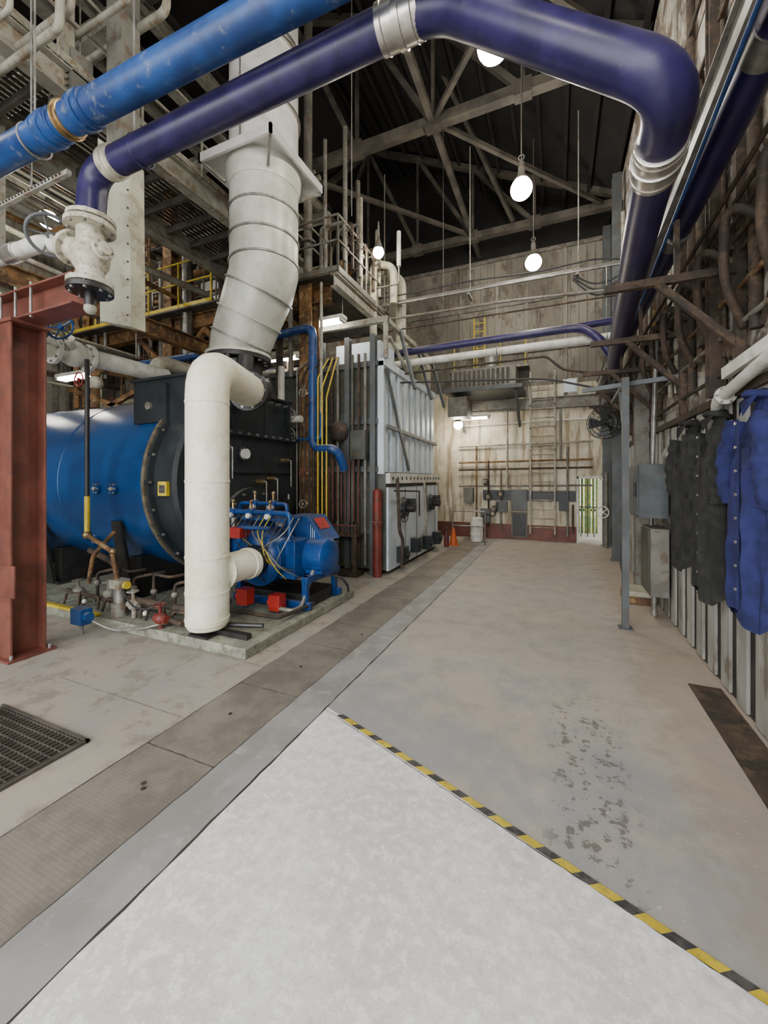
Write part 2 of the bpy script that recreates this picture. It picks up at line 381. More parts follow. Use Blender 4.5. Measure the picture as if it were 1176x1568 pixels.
for k in range(14):
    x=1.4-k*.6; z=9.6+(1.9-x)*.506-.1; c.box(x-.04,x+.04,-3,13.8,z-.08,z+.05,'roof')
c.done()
for n,yy in enumerate((4.2,8.15,12.5)):
    T=MB('roof_truss'); zb=9.5
    T.bar((-13.9,yy,zb),(1.5,yy,zb),.2,.2,'dsteel')
    top=lambda x:(9.75+(1.5-x)*.48) if x>-6 else (13.35-( -6-x)*.44)
    T.bar((1.5,yy,9.75),(-6,yy,13.35),.16,.16,'dsteel'); T.bar((-6,yy,13.35),(-13.9,yy,9.9),.16,.16,'dsteel')
    xs=[-.6,-2.4,-4.2,-6,-7.8,-9.6]
    for i,x in enumerate(xs):
        T.bar((x,yy,zb),(x,yy,top(x)),.07,.08,'dsteel')
        if i<len(xs)-1:
            x2=xs[i+1]
            if i<3: T.bar((x,yy,zb),(x2,yy,top(x2)),.12,.12,'dsteel')
            else: T.bar((x,yy,top(x)),(x2,yy,zb),.08,.1,'dsteel')
        T.box(x-.16,x+.16,yy-.11,yy+.11,zb-.14,zb+.16,'dsteel')
    T.done()
T=MB('roof_bracing')
for x in (-2.4,-6): T.bar((x,2,9.5),(x,13.7,9.5),.12,.14,'dsteel')
for (a,b) in (((-2.4,8.15),(1.2,12.5)),((-2.4,12.5),(-6,8.15)),((-2.4,4.2),(1.2,8.15)),((1.2,4.2),(-2.4,8.15))):
    T.bar((a[0],a[1],9.55),(b[0],b[1],9.55),.09,.1,'dsteel')
T.bar((-3.2,8.15,13),(-1.2,12.5,9.7),.1,.12,'dsteel')
for (x,y) in ((-3.3,6.2),(-2.7,10.1)): T.cyl((x,y,6.6),(x,y,12.0),.008,'steel',6)
T.done()
# ------------------------------------------------------------------ high bay lamps and added fill globes
for (x,y) in ((-.74,5.2),(-.62,8.0),(-.55,10.85),(-.8,2.2),(-.8,-1),(-9.5,.6),(-8.5,10.6),(-11,5.5)):  # first three are the visible row; the rest are added as fill light
    l=MB('high_bay_and_fill_lamp'); z=7.5 if x>-5 else 8.1
    top=9.5+(1.9-x)*.48 if x>-6 else 9.2
    l.ball((x,y,z),.2,'lamp',20,(1,1,.95))
    l.prof((x,y,z+.15),(0,0,1),[(0,.14),(.04,.12),(.1,.08),(.2,.06),(.34,.06),(.38,.03)],'steel',20)
    l.cyl((x,y,z+.5),(x,y,top),.012,'steel',8); l.ring((x,y,z+.6),(0,1,0),.05,.012,'steel',12)
    l.done()
for (x,y,z,r) in ((-3.55,7.9,6.9,.12),(-2.95,12.9,3.75,.15)):
    l=MB('bulkhead_lamp'); l.ball((x,y,z),r,'bulb',14); l.prof((x,y,z+r*.6),(0,0,1),[(0,r*.9),(.1,r*.6),(.22,.03),(.6,.015)],'steel',14)
    l.done()
for (x0,x1,y,z) in ((-9.9,-8.8,5.2,4.15),(-6.45,-5.55,7.8,4.85),(-3.0,-2.0,13.0,3.95),(-12,-11,5.2,4.15),(-8.5,-7.5,8.3,5.5),(-4.9,-4.1,7.3,5.3)):
    l=MB('fluorescent_fixture')
    l.box(x0-.05,x1+.05,y-.11,y+.11,z+.03,z+.1,'white'); l.cyl((x0,y-.06,z),(x1,y-.06,z),.03,'tube',10); l.cyl((x0,y+.06,z),(x1,y+.06,z),.03,'tube',10)
    for x in (x0,x1): l.box(x-.03,x+.03,y-.1,y+.1,z-.03,z+.04,'white'); l.cyl((x,y,z+.1),(x,y,z+.6),.006,'galv',6)
    l.done()
# ------------------------------------------------------------------ boiler
p=MB('boiler_plinth')
p.box(-11,-3.15,3.43,6.0,0,.12,'pad'); p.box(-11,-5.75,3.42,3.50,.12,.16,'yellow'); p.done(.012)
b=MB('fire_tube_boiler')
def X(x): return (x,5.4,1.95)
b.prof(X(-11.5),(1,0,0),[(0,1.2),(.05,1.48),(.1,1.5),(6.0,1.5),(6.12,1.5)],'boilerblue',64)
for x in (-9.6,-7.6): b.prof(X(x),(1,0,0),[(0,1.495),(.01,1.507),(.06,1.507),(.07,1.495)],'boilerblue',64)
b.prof(X(-5.42),(1,0,0),[(0,1.5),(0.001,1.57),(.06,1.57),(.061,1.5)],'bronze',64)
b.prof(X(-5.34),(1,0,0),[(0,1.5),(0.001,1.55),(.05,1.55),(.06,1.47),(.42,1.47),(.46,1.42),(.47,.01)],'char',64)
for k in range(24):
    a=2*math.pi*k/24; yy=5.4+1.53*math.cos(a); zz=1.95+1.53*math.sin(a)
    b.cyl((-5.46,yy,zz),(-5.26,yy,zz),.022,'galv',6); b.box(-5.44,-5.28,yy-.03,yy+.03,zz-.03,zz+.03,'char')
b.box(-6.1,-4.95,4.2,6.65,2.75,3.5,'char'); b.box(-6.14,-4.91,4.16,6.69,3.5,3.54,'char')
b.box(-4.95,-4.83,4.25,6.6,2.1,2.18,'char'); b.box(-4.95,-4.80,4.15,6.7,2.72,2.80,'char')
b.box(-6.0,-5.3,4.14,4.2,2.85,3.42,'char'); b.cyl((-5.65,4.1,3.1),(-5.65,4.2,3.1),.06,'steel',12)
for yy in (4.3,5.0,5.8,6.5): b.box(-4.95,-4.86,yy,yy+.05,2.8,3.5,'char')
for k in range(12): b.cyl((-4.95,4.25+k*.21,2.76),(-4.76,4.25+k*.21,2.76),.02,'galv',6)
for k in range(10): b.cyl((-4.9,4.4+k*.22,3.4),(-4.88+.07,4.4+k*.22,3.4),.02,'galv',6)
b.flange((-4.86,5.25,2.42),(1,0,0),.12,'char'); b.cyl((-4.86,5.25,2.42),(-4.78,5.25,2.42),.085,'glassw')
b.cyl((-4.86,5.4,1.15),(-4.78,5.4,1.15),.7,'char',40)
for k in range(16):
    a=2*math.pi*k/16; b.cyl((-4.8,5.4+.63*math.cos(a),1.15+.63*math.sin(a)),(-4.74,5.4+.63*math.cos(a),1.15+.63*math.sin(a)),.02,'galv',6)
for yy in (4.35,6.3):
    b.box(-4.88,-4.74,yy,yy+.12,1.35,1.6,'black'); b.cyl((-4.76,yy+.06,1.25),(-4.76,yy+.06,1.7),.02,'galv',8)
for (yy,zz) in ((5.9,2.0),(6.3,2.35),(4.8,2.5),(5.6,1.95)): b.cyl((-4.88,yy,zz),(-4.72,yy,zz),.04,'brass',10); b.tube([(-4.72,yy,zz),(-4.66,yy,zz),(-4.66,yy,zz-.5)],.012,'galv')
b.box(-5.14,-4.97,3.885,3.94,1.76,1.96,'yellow'); b.box(-5.11,-5.0,3.88,3.887,1.8,1.91,'tapeblack')
for (xx,zz) in ((-6.1,1.85),(-6.5,1.85),(-8.2,1.85),(-7.1,1.0)):
    a=math.asin((zz-1.95)/1.5); yy=5.4-1.5*math.cos(a)
    b.flange((xx,yy-.02,zz),(0,-1,0),.085,'boilerblue',.04,6,'lsteel'); b.cyl((xx,yy,zz),(xx,yy-.07,zz),.03,'lsteel',10)
for xx in (-10.4,-8.3,-6.2):
    b.box(xx-.12,xx+.12,4.3,6.0,.12,.75,'black'); b.box(xx-.2,xx+.2,4.2,6.0,.12,.17,'black')
    b.bar((xx,4.2,.15),(xx,4.0,1.35),.22,.05,'black',up=(0,1,0))
b.cyl((-7.2,5.4,3.4),(-7.2,5.4,3.7),.2,'boilerblue'); b.flange((-7.2,5.4,3.7),(0,0,1),.28,'black',.05,10)
b.tube([(-7.2,5.4,3.7),(-7.2,5.4,4.3),(-7.2,6.8,4.3)],.14,'grime',.25,16); b.tube([(-8.4,5.0,3.4),(-8.4,5.0,4.2),(-8.4,7.0,4.2)],.08,'rust'); b.ball((-8.4,5.0,3.9),.14,'valvecream'); b.wheel((-8.4,4.7,3.9),(0,1,0),.13,'red')
b.done()
# ---- exhaust stack
s=MB('boiler_exhaust_stack')
s.cyl((-5.1,5.4,3.5),(-5.1,5.4,4.0),.40,'black',32); s.flange((-5.1,5.4,4.05),(0,0,1),.55,'black',.06,16)
s.flange((-5.1,5.4,4.12),(0,0,1),.55,'stack2',.05,0)
s.cyl((-4.7,5.1,3.6),(-4.72,5.15,4.0),.14,'black'); s.ball((-4.66,4.95,3.75),.09,'black',12); s.cyl((-4.95,4.9,3.7),(-4.7,4.8,3.7),.05,'galv'); s.ball((-4.68,4.8,3.7),.07,'white',12)
s.sweep([V((-5.1,5.4,4.12)),V((-5.1,5.4,4.22)),V((-5.06,5.4,4.34)),V((-4.62,5.4,5.22)),V((-4.54,5.4,5.45)),V((-4.54,5.4,6.95))],[.48,.48,.5,.56,.56,.56],'stack2',48)
for z in (5.55,5.95,6.4): s.prof((-4.54,5.4,z),(0,0,1),[(0,.56),(.005,.58),(.035,.58),(.04,.56)],'galv',40)
dd=(V((-4.62,5.4,5.22))-V((-5.06,5.4,4.34))).normalized()
for k,r in ((.05,.52),(.45,.55),(.9,.575)): 
    p0=V((-5.06,5.4,4.34))+dd*k; s.prof(p0,dd,[(0,r-.03),(.005,r+.01),(.03,r+.01),(.035,r-.03)],'galv' if k!=.45 else 'stack2',40)
s.prof((-4.54,5.4,6.8),(0,0,1),[(0,.57),(.15,.6),(.3,.62),(.34,.62)],'stack2',40)
hw=.70
s.box(-4.54-hw,-4.54+hw,5.4-hw,5.4+hw,7.14,7.19,'stack')
for sg in (-1,1):
    s.box(-4.54+sg*hw-.02,-4.54+sg*hw+.02,5.4-hw-.02,5.4+hw+.02,7.06,7.2,'stack'); s.box(-4.54-hw-.02,-4.54+hw+.02,5.4+sg*hw-.02,5.4+sg*hw+.02,7.06,7.2,'stack')
    for sh in (-1,1): s.bar((-4.54+sg*hw,5.4+sh*hw,7.1),(-4.54+sg*hw*.62,5.4+sh*hw*.62,6.85),.04,.04,'steel')
s.prof((-4.54,5.4,7.18),(0,0,1),[(0,.62),(.1,.62),(.16,.56)],'silver',40)
s.cyl((-4.54,5.4,7.18),(-4.54,5.4,12.8),.56,'stack',48)
for z in (8.0,9.0,9.1,10.1,11): s.prof((-4.54,5.4,z),(0,0,1),[(0,.56),(.006,.60),(.05,.60),(.056,.56)],'silver',40)
s.bar((-4.54,4.835,7.2),(-4.54,4.835,12.8),.03,.012,'silver',up=(0,1,0))
for k in range(6):
    a=k*math.pi/3+.3; s.bar((-4.54+.6*math.cos(a),5.4+.6*math.sin(a),8.95),(-4.54+.6*math.cos(a),5.4+.6*math.sin(a),9.2),.03,.03,'silver')
s.done()
# ---- recirculation duct
r=MB('flue_gas_recirculation_duct')
xw,yw=-3.89,3.6
r.tube([(xw,yw,.26),(xw,yw,3.36),(-4.42,4.95,3.36)],.25,'cream',.36,32)
for z in (.3,.62,1.05,1.95,2.9): r.prof((xw,yw,z),(0,0,1),[(0,.25),(.004,.256),(.03,.256),(.034,.25)],'cream',32)
r.prof((xw,yw,.2),(0,0,1),[(0,.02),(.01,.22),(.06,.25),(.07,.25)],'cream',32)
r.tube([(xw,yw,.84),(xw,4.32,.84)],.20,'cream',.1,24); r.prof((xw,4.25,.84),(0,1,0),[(0,.19),(.01,.215),(.1,.215),(.11,.19)],'cream',24)
r.prof((xw,3.82,.84),(0,1,0),[(0,.25),(.02,.235),(.05,.2)],'cream',24)
r.flange((-4.39,4.85,3.36),(-.36,.93,0),.31,'black',.05,10); r.cyl((-4.36,4.8,3.36),(-4.62,5.35,3.5),.24,'black')
r.cyl((xw,yw,.12),(xw,yw,.24),.05,'black',10); r.box(xw-.15,xw+.15,yw-.15,yw+.15,.12,.145,'black')
r.ball((-4.15,4.55,3.42),.07,'white',12); r.cyl((-4.15,4.55,3.36),(-4.2,4.4,3.42),.03,'galv',8)
r.done()
# ---- burner
u=MB('gas_burner')
u.cyl((-4.78,5.3,.95),(-4.3,5.3,.95),.48,'burnblue',36); u.flange((-4.75,5.3,.95),(1,0,0),.55,'burnblue',.05,16)
u.prof((-4.3,5.3,.95),(1,0,0),[(0,.48),(.08,.46),(.2,.36),(.25,.30),(.5,.30)],'burnblue',36)
u.prof((-4.0,4.5,.85),(0,1,0),[(0,.22),(.02,.3),(.08,.38),(.12,.40),(.55,.40),(.6,.38),(.62,.3),(.63,.05)],'burnblue',36)
u.ring((-4.0,4.62,.85),(0,1,0),.40,.012,'burnblue',36); u.ring((-4.0,5.05,.85),(0,1,0),.40,.012,'burnblue',36)
u.cyl((-3.89,4.3,.84),(-3.95,4.55,.84),.22,'black',24)
u.box(-3.95,-3.45,4.75,5.35,.55,1.1,'burnblue')
u.prof((-3.5,5.2,.82),(1,0,0),[(0,.26),(.02,.28),(.35,.28),(.4,.22),(.42,.1)],'burnblue',28)
for k in range(14):
    a=2*math.pi*k/14; u.box(-3.47,-3.16,5.2+.275*math.cos(a)-.006,5.2+.275*math.cos(a)+.006,.82+.275*math.sin(a)-.012,.82+.275*math.sin(a)+.012,'burnblue')
u.box(-3.42,-3.18,5.0,5.5,.62,1.02,'burnblue'); u.box(-3.43,-3.42+.28,4.98,5.0,.6,1.04,'burnblue')
u.box(-3.92,-3.5,5.15,5.65,1.02,1.42,'burnblue'); u.add([(-3.5,5.15,1.05),(-3.5,5.65,1.05),(-3.5,5.65,1.42),(-3.5,5.15,1.42),(-3.22,5.15,1.05),(-3.22,5.65,1.05)],[(0,4,3),(1,2,5),(4,5,2,3),(0,1,5,4)],'burnblue')
u.add([(-3.46,5.25,1.385),(-3.46,5.55,1.385),(-3.34,5.55,1.225),(-3.34,5.25,1.225)],[(0,1,2,3)],'red')
for q_ in range(3): u.add([(-3.45+q_*.035,5.144,1.3-q_*.04),(-3.44+q_*.035,5.144,1.3-q_*.04),(-3.44+q_*.035,5.144,1.1),(-3.45+q_*.035,5.144,1.1)],[(0,1,2,3)],'white')
u.box(-4.75,-3.6,4.7,5.2,1.38,1.42,'burnblue')
u.tube([(-4.7,4.7,.6),(-4.7,4.7,1.5),(-3.5,4.7,1.5),(-3.5,4.7,1.1)],.035,'burnblue'); u.tube([(-4.6,4.9,1.42),(-4.6,4.9,1.62),(-3.7,4.9,1.62),(-3.7,4.9,1.42)],.03,'burnblue')
u.tube([(-4.5,4.45,.35),(-4.5,4.45,1.1),(-4.2,4.45,1.3),(-3.7,4.5,1.3)],.028,'burnblue')
for (x,y,z) in ((-4.55,4.7,1.5),(-4.2,4.7,1.5),(-3.85,4.7,1.5),(-4.3,4.9,1.62),(-3.95,4.9,1.62)):
    u.cyl((x-.06,y,z),(x+.06,y,z),.055,'burnblue',12); u.cyl((x,y,z),(x,y,z+.14),.02,'brass',8); u.ball((x,y,z+.16),.03,'brass',10)
    u.cyl((x,y-.02,z-.05),(x,y-.09,z-.05),.04,'glassw',14)
u.cyl((-4.45,4.62,1.28),(-4.45,4.62,1.42),.05,'galv'); u.box(-4.35,-4.12,4.38,4.6,1.15,1.30,'red')
for (x,y,z) in ((-3.98,4.34,.36),(-3.6,4.55,.26)):
    u.box(x-.09,x+.09,y-.08,y+.08,z-.1,z+.12,'red'); u.cyl((x-.14,y,z),(x-.1,y,z),.06,'red',12); u.cyl((x,y,z-.12),(x,y+.3,z-.12),.035,'burnblue',10)
u.tube([(-3.6,4.5,.2),(-3.3,4.5,.2),(-3.3,4.7,.2),(-3.3,5.0,.65)],.03,'galv')
random.seed(21)
for k in range(12):
    a=(-4.4+k*.1,4.65,1.45); bb=(-3.6+random.uniform(-.5,.25),4.6+random.uniform(-.2,.4),.4+random.uniform(0,.4))
    u.tube([a,(a[0],4.45,a[2]-.2),(bb[0],4.4,bb[2]+.2),bb],.010,random.choice(['rubber','rubber','yellow','rubber','brass','galv']),.15,6)
for (x,y) in ((-4.5,4.8),(-4.5,5.7),(-3.3,4.8),(-3.3,5.6)): u.box(x-.04,x+.04,y-.04,y+.04,.12,.6,'burnblue')
u.box(-4.6,-3.2,4.75,4.83,.14,.24,'burnblue').box(-4.6,-3.2,5.6,5.68,.14,.24,'burnblue').box(-3.34,-3.24,4.75,5.68,.5,.6,'burnblue')
u.box(-4.7,-3.3,4.9,5.6,.13,.3,'black')
u.tube([(-4.75,4.3,.3),(-4.2,4.3,.3),(-4.2,4.2,.2),(-3.3,4.2,.2),(-3.22,4.9,.2)],.025,'rustd'); u.tube([(-3.25,5.4,.5),(-3.1,5.5,.45),(-3.05,5.6,.3),(-3.2,5.9,.13)],.02,'rubber',.1)
u.done(.006)
k=MB('blowdown_piping')
k.tube([(-6.6,3.85,.9),(-6.0,3.85,.75),(-5.9,3.85,.35),(-5.3,3.65,.35),(-4.3,3.65,.35),(-4.3,4.2,.35)],.045,'rustd')
k.tube([(-6.9,3.7,.3),(-5.2,3.7,.22),(-4.2,3.5,.22)],.03,'rustd'); k.tube([(-6.2,3.6,.5),(-6.1,3.6,.9),(-6.1,3.9,1.2)],.03,'rust')
for (x,y,z,m) in ((-4.57,3.5,.24,'redd'),(-5.25,3.62,.3,'lsteel'),(-5.9,3.7,.35,'steel'),(-6.6,3.7,.3,'steel')):
    k.ball((x,y,z),.08,m,12); k.cyl((x-.1,y,z),(x+.1,y,z),.05,m,12); k.cyl((x,y,z),(x,y-.02,z+.18),.02,m,8); k.wheel((x,y-.02,z+.18),(0,0,1),.07,m); k.cyl((x,y,.12),(x,y,z),.03,m,8)
k.box(-5.62,-5.42,3.52,3.68,.5,.62,'lsteel'); k.cyl((-5.52,3.6,.3),(-5.52,3.6,.5),.07,'galv'); k.cyl((-5.52,3.6,.12),(-5.52,3.6,.3),.1,'steel')
k.cyl((-5.4,3.6,.55),(-5.35,3.6,.55),.05,'yellow',12)
k.box(-5.72,-5.5,3.1,3.24,.14,.34,'boilerblue'); k.cyl((-5.61,3.17,0),(-5.61,3.17,.15),.025,'galv',8); k.cyl((-5.5,3.17,.24),(-5.44,3.17,.24),.06,'boilerblue')
k.tube([(-5.5,3.2,.2),(-5.2,3.3,.06),(-4.7,3.38,.14),(-4.5,3.5,.2)],.016,'galv',.2); k.tube([(-5.4,3.55,.5),(-5.1,3.5,.3),(-4.7,3.45,.35),(-4.6,3.6,.5)],.012,'rubber',.2)
for i in range(6): x=-6.8+i*.45; k.tube([(x,3.6,.13),(x+.05,3.62,.3),(x+.3,3.65,.3),(x+.32,3.62,.13)],.018,'rustd')
for i in range(5): x=-6.5+i*.42; k.tube([(x,3.9,.13),(x,3.9,.55+.1*(i%2)),(x+.2,4.0,.6),(x+.25,4.2,.6)],.022,'rustd'); k.ball((x,3.9,.4),.05,'steel',10)
for (x,z) in ((-6.3,.22),(-5.0,.22)): k.flange((x,3.72,z),(0,1,0),.06,'galv',.03,6); k.ball((x,3.6,z),.035,'white',10)
k.box(-3.95,-3.3,3.62,3.7,.12,.18,'black'); k.cyl((-3.75,3.75,.2),(-3.3,3.9,.2),.03,'black',8); k.cyl((-4.35,3.9,.12),(-4.35,3.9,.55),.1,'rustd',14)
k.done()
k=MB('water_column_riser')
k.tube([(-6.15,3.55,1.2),(-6.15,3.55,3.7)],.03,'black'); k.cyl((-6.15,3.55,1.25),(-6.15,3.55,1.75),.035,'yellow',10)
k.tube([(-6.15,3.55,1.2),(-5.6,3.55,1.0),(-5.55,3.6,.5),(-5.55,3.6,.12)],.03,'rust'); k.ball((-6.15,3.55,1.2),.06,'brass',12); k.ball((-5.6,3.56,1.0),.05,'brass',12)
k.done()
# ------------------------------------------------------------------ red oxide frame + valve
a=MB('steel_support_frame')
a.ib((-5.64,2.55,.02),(-5.64,2.55,3.74),.34,.34,'redox',up=(0,1,0),t=.022)
a.box(-5.88,-5.4,2.33,2.79,0,.025,'redox')
for (x,y) in ((-5.83,2.38),(-5.45,2.38),(-5.45,2.74),(-5.83,2.74)): a.cyl((x,y,.02),(x,y,.07),.018,'galv',6)
a.box(-5.86,-5.42,2.36,2.74,3.72,3.76,'redox')
a.box(-5.9,-5.38,2.37,2.39,.7,1.05,'redox')
a.ib((-9,2.55,3.92),(-4.45,2.55,3.92),.26,.32,'redox',t=.022)
a.ib((-6.0,2.55,3.66),(-6.0,.6,3.66),.2,.2,'redox')
a.box(-8.72,-8.4,2.4,2.7,0,3.76,'redox')
for x in (-5.8,-5.5,-5.2): a.cyl((x,2.44,3.74),(x,2.44,4.12),.015,'galv',6)
a.done(.003)
v=MB('gate_valve')
c0=V((-4.28,2.5,4.2))
v.ball(c0,.17,'valvecream',20,(1,1,1.05)); v.cyl(c0-V((0,0,.3)),c0+V((0,0,.3)),.12,'valvecream')
v.flange(c0+V((0,0,.31)),(0,0,1),.22,'valvecream',.045,8); v.flange(c0-V((0,0,.26)),(0,0,1),.2,'valvecream',.045,8); v.flange(c0-V((0,0,.32)),(0,0,1),.2,'black',.045,8)
ax=V((-.5,-.1,.3)).normalized()
v.cyl(c0,c0+ax*.28,.12,'valvecream'); v.flange(c0+ax*.26,ax,.17,'valvecream',.04,8); v.cyl(c0+ax*.26,c0+ax*.62,.02,'galv',8)
for sg in (-1,1):
    uu,vv=perp(ax); v.bar(c0+ax*.27+uu*.1*sg,c0+ax*.5+uu*.04*sg,.03,.03,'valvecream')
v.wheel(c0+ax*.58,ax*-1+V((0,-.55,0)),.19,'bsteel')
v.cyl(c0-V((0,0,.3)),c0-V((0,0,.5)),.05,'black'); v.ball(c0-V((0,0,.5)),.06,'lsteel',10)
v.cyl(c0,c0+V((.24,0,.05)),.06,'valvecream'); v.flange(c0+V((.2,0,.04)),(1,0,.2),.1,'valvecream',.03,6)
v.done()
v=MB('insulated_feed_pipe')
v.tube([(-9,2.45,4.62),(-4.95,2.45,4.5),(-4.4,2.5,4.25)],.085,'white',.2); v.prof((-5.7,2.45,4.52),(1,0,-.03),[(0,.085),(.01,.1),(.25,.1),(.26,.085)],'silver')
v.tube([(-6.5,2.0,3.8),(-6.45,3.6,3.82),(-6.4,5.0,3.82)],.13,'white',.2,18); v.flange((-6.47,3.3,3.81),(0,1,0),.2,'white',.05,8); v.flange((-6.46,3.75,3.81),(0,1,0),.2,'white',.05,8)
v.ball((-6.46,3.55,3.82),.19,'white'); v.cyl((-6.46,3.55,3.8),(-6.2,3.35,3.95),.06,'white'); v.cyl((-6.3,3.4,3.9),(-6.02,3.15,4.0),.018,'galv')
v.wheel((-6.02,3.15,4.0),(.5,-1,.2),.16,'burnblue')
v.done()
# ------------------------------------------------------------------ overhead pipes
def joint(mb,p,ax,r,L=.3,mat='silver'):
    ax=V(ax).normalized(); p=V(p)
    mb.prof(p-ax*L/2,ax,[(0,r),(.004,r+.012),(L*.42,r+.012),(L*.43,r+.024),(L*.57,r+.024),(L*.58,r+.012),(L-.004,r+.012),(L,r)],mat,28)
    for k in (-.35,.35): mb.ring(p+ax*L*k,ax,r+.013,.005,mat,28,6)
pp=MB('navy_steam_pipe'); R=.128
path=[(-4.28,2.5,4.54),(-4.28,2.53,5.08),(-.72,2.55,5.12),(.54,2.37,3.95),(.60,3.3,4.03),(1.02,9.0,4.22)]
fp=fillet(path,.24,8); 
pp.sweep(fp,R,'purple',28)
joint(pp,(-.98,2.55,5.12),(1,0,0),R,.3); joint(pp,(-3.98,2.53,5.085),(1,0,0),R,.16,'valvecream'); joint(pp,(.575,2.95,3.99),(.06,.93,.07),R,.32)
pp.flange((-4.28,2.51,4.58),(0,0,1),.21,'valvecream',.04,8)
pp.ring((-3.6,2.55,5.09),(1,0,0),R+.008,.01,'purple',24); pp.cyl((-3.7,2.55,5.2),(-3.7,2.55,9.2),.009,'galv',6)
pp.done()
pp=MB('blue_water_pipe')
pp.tube([(-10,2.15,5.35),(.2,2.2,5.15)],.128,'blue',.1,28)
joint(pp,(-4.05,2.18,5.235),(1,0,-.02),.128,.10,'brass'); joint(pp,(-4.3,2.18,5.24),(1,0,-.02),.128,.3,'blue'); joint(pp,(-3.8,2.18,5.23),(1,0,-.02),.128,.2,'blue')
for x in (-4.6,): pp.ring((x,2.19,5.24),(1,0,0),.14,.012,'galv',24); pp.cyl((x,2.19,5.35),(x,2.19,9.0),.01,'galv',6)
pp.done()
pp=MB('header_pipe')
pp.tube([(1.12,-1,4.5),(1.2,13.3,4.7)],.12,'purple',.1,24)
pp.bar((.88,-1,4.42),(1.02,12,4.48),.06,.14,'galv'); pp.bar((.88,-1,4.5),(1.02,12,4.56),.12,.012,'galv')
for o in range(5): pp.tube([(1.28+o*.04,-1,4.35-o*.09),(1.3+o*.04,13,4.3-o*.09)],.018,'rustd')
pp.tube([(.78,-.5,4.15),(.86,2.5,4.2),(1.1,9,4.3)],.014,'blue',.1)
for (a0,a1) in ((2.9,3.1),(5,5.2)): pp.tube([(1.14,a0,4.555),(1.14,a1,4.558)],.13,'galv',.1,24)
pp.done()
br=MB('pipe_bracket')
for y in (-.5,1.2,4.4,6.1,7.8,9.5,11.4):
    br.bar((.42 if y<8 else .75,y,3.82),(1.515,y,3.82),.06,.07,'rustd'); br.bar((1.5,y,3.1),(.85,y,3.8),.05,.06,'rustd'); br.bar((1.45,y,2.8),(1.45,y,5.4),.07,.08,'rustd')
    br.bar((1.0,y,3.85),(1.0,y,4.35),.04,.04,'rustd')
    br.tube([(1.48,y+.3,5.6),(1.15,y+.32,5.3),(1.1,y+.35,4.8)],.035,'rustd',.3)
br.done()
cc=MB('conduit_bundle')
random.seed(3)
for i in range(34):
    y=1.5+i*.33; z0=random.uniform(2.8,3.3); 
    cc.tube([(1.47,y,z0),(1.46,y+.03,random.uniform(4.6,9))],random.choice([.02,.03,.045]),random.choice(['rustd','steel','rustd','rust','lsteel','rustd']))
    if i%2: cc.tube([(1.45,y,3.9),(1.2,y+.1,4.15),(1.25,y+.3,3.6),(1.45,y+.5,3.3)],.035,'rustd',.25)
    if i%3==0: cc.tube([(1.46,y,5.8),(1.25,y+.05,5.4),(1.3,y+.1,4.9),(1.2,y+.4,4.7)],.04,'rustd',.25)
for z in (2.95,3.3,3.62,5.2,5.6,6.4,7.2): cc.tube([(1.45,1,z),(1.44,6,z+.05),(1.46,13,z)],.022,random.choice(['rustd','steel','rust']),.2)
for y in (3.1,4.6,6.3,8.3): cc.bar((1.46,y,3.1),(1.46,y+.9,4.6),.04,.05,'rustd'); cc.bar((1.46,y+.9,3.2),(1.46,y,4.5),.03,.04,'rustd')
for i in range(9):
    y=2.9+i*.75; cc.box(1.38,1.48,y,y+.13,3.4+.3*(i%3),3.6+.3*(i%3),random.choice(['steel','rustd','bsteel']))
cc.done()
wc=MB('steel_column')
for y in (4.9,8.1,11.2,13.4):
    if y>5:
        wc.ib((1.34,y,0),(1.34,y,4.1 if y<9 else 9.4),.2,.2,'steel' if y<9 else 'bsteel',up=(0,1,0)); wc.box(1.2,1.46,y-.16,y+.16,0,.02,'steel')
    else: wc.ib((1.43,y,2.8),(1.43,y,9.4),.13,.13,'rustd',up=(0,1,0))
wc.done()
po=MB('strut_post')
po.box(.80,.88,6.15,6.23,0,3.35,'bsteel'); po.box(.76,.92,6.11,6.27,0,.015,'bsteel'); po.bar((.35,6.6,3.3),(1.45,6.15,3.3),.05,.06,'bsteel')
po.bar((.845,6.2,2.4),(.845,6.7,3.25),.04,.04,'bsteel'); po.bar((.845,6.2,3.3),(1.0,9,3.5),.05,.06,'bsteel')
po.done()
eb=MB('electrical_cabinet')
eb.box(1.05,1.4,6.55,7.25,1.45,2.2,'bsteel').box(1.03,1.06,6.58,7.22,1.48,2.17,'bsteel').box(1.0,1.03,6.62,6.66,1.75,1.95,'black')
eb.box(1.2,1.42,6.6,7.2,.35,1.3,'steel').box(1.18,1.2,6.63,7.17,.38,1.27,'greenp')
eb.tube([(1.3,6.9,0),(1.3,6.9,.4)],.04,'galv').tube([(1.25,6.75,2.2),(1.3,6.75,4.0)],.03,'galv').tube([(1.3,7.1,1.25),(1.3,7.1,1.5)],.03,'galv')
eb.done(.006)
sb=MB('storage_crate'); sb.box(1.0,1.4,7.4,7.95,.0,.12,'rust').box(1.02,1.38,7.42,7.93,.12,.2,'grime'); sb.tube([(1.1,7.9,.2),(1.0,7.8,.5),(1.08,7.9,1.6),(1.4,7.9,2.0)],.03,'rubber',.3); sb.done(.005)
fa=MB('industrial_fan'); fc=V((1.05,11.0,3.35)); fx=V((-.35,-1,-.05)).normalized()
for rr in (.38,.3,.2,.1): fa.ring(fc+fx*.08*(1-rr),fx,rr,.009,'black',28,5); fa.ring(fc-fx*.1,fx,rr,.009,'black',28,5)
uu,vv=perp(fx)
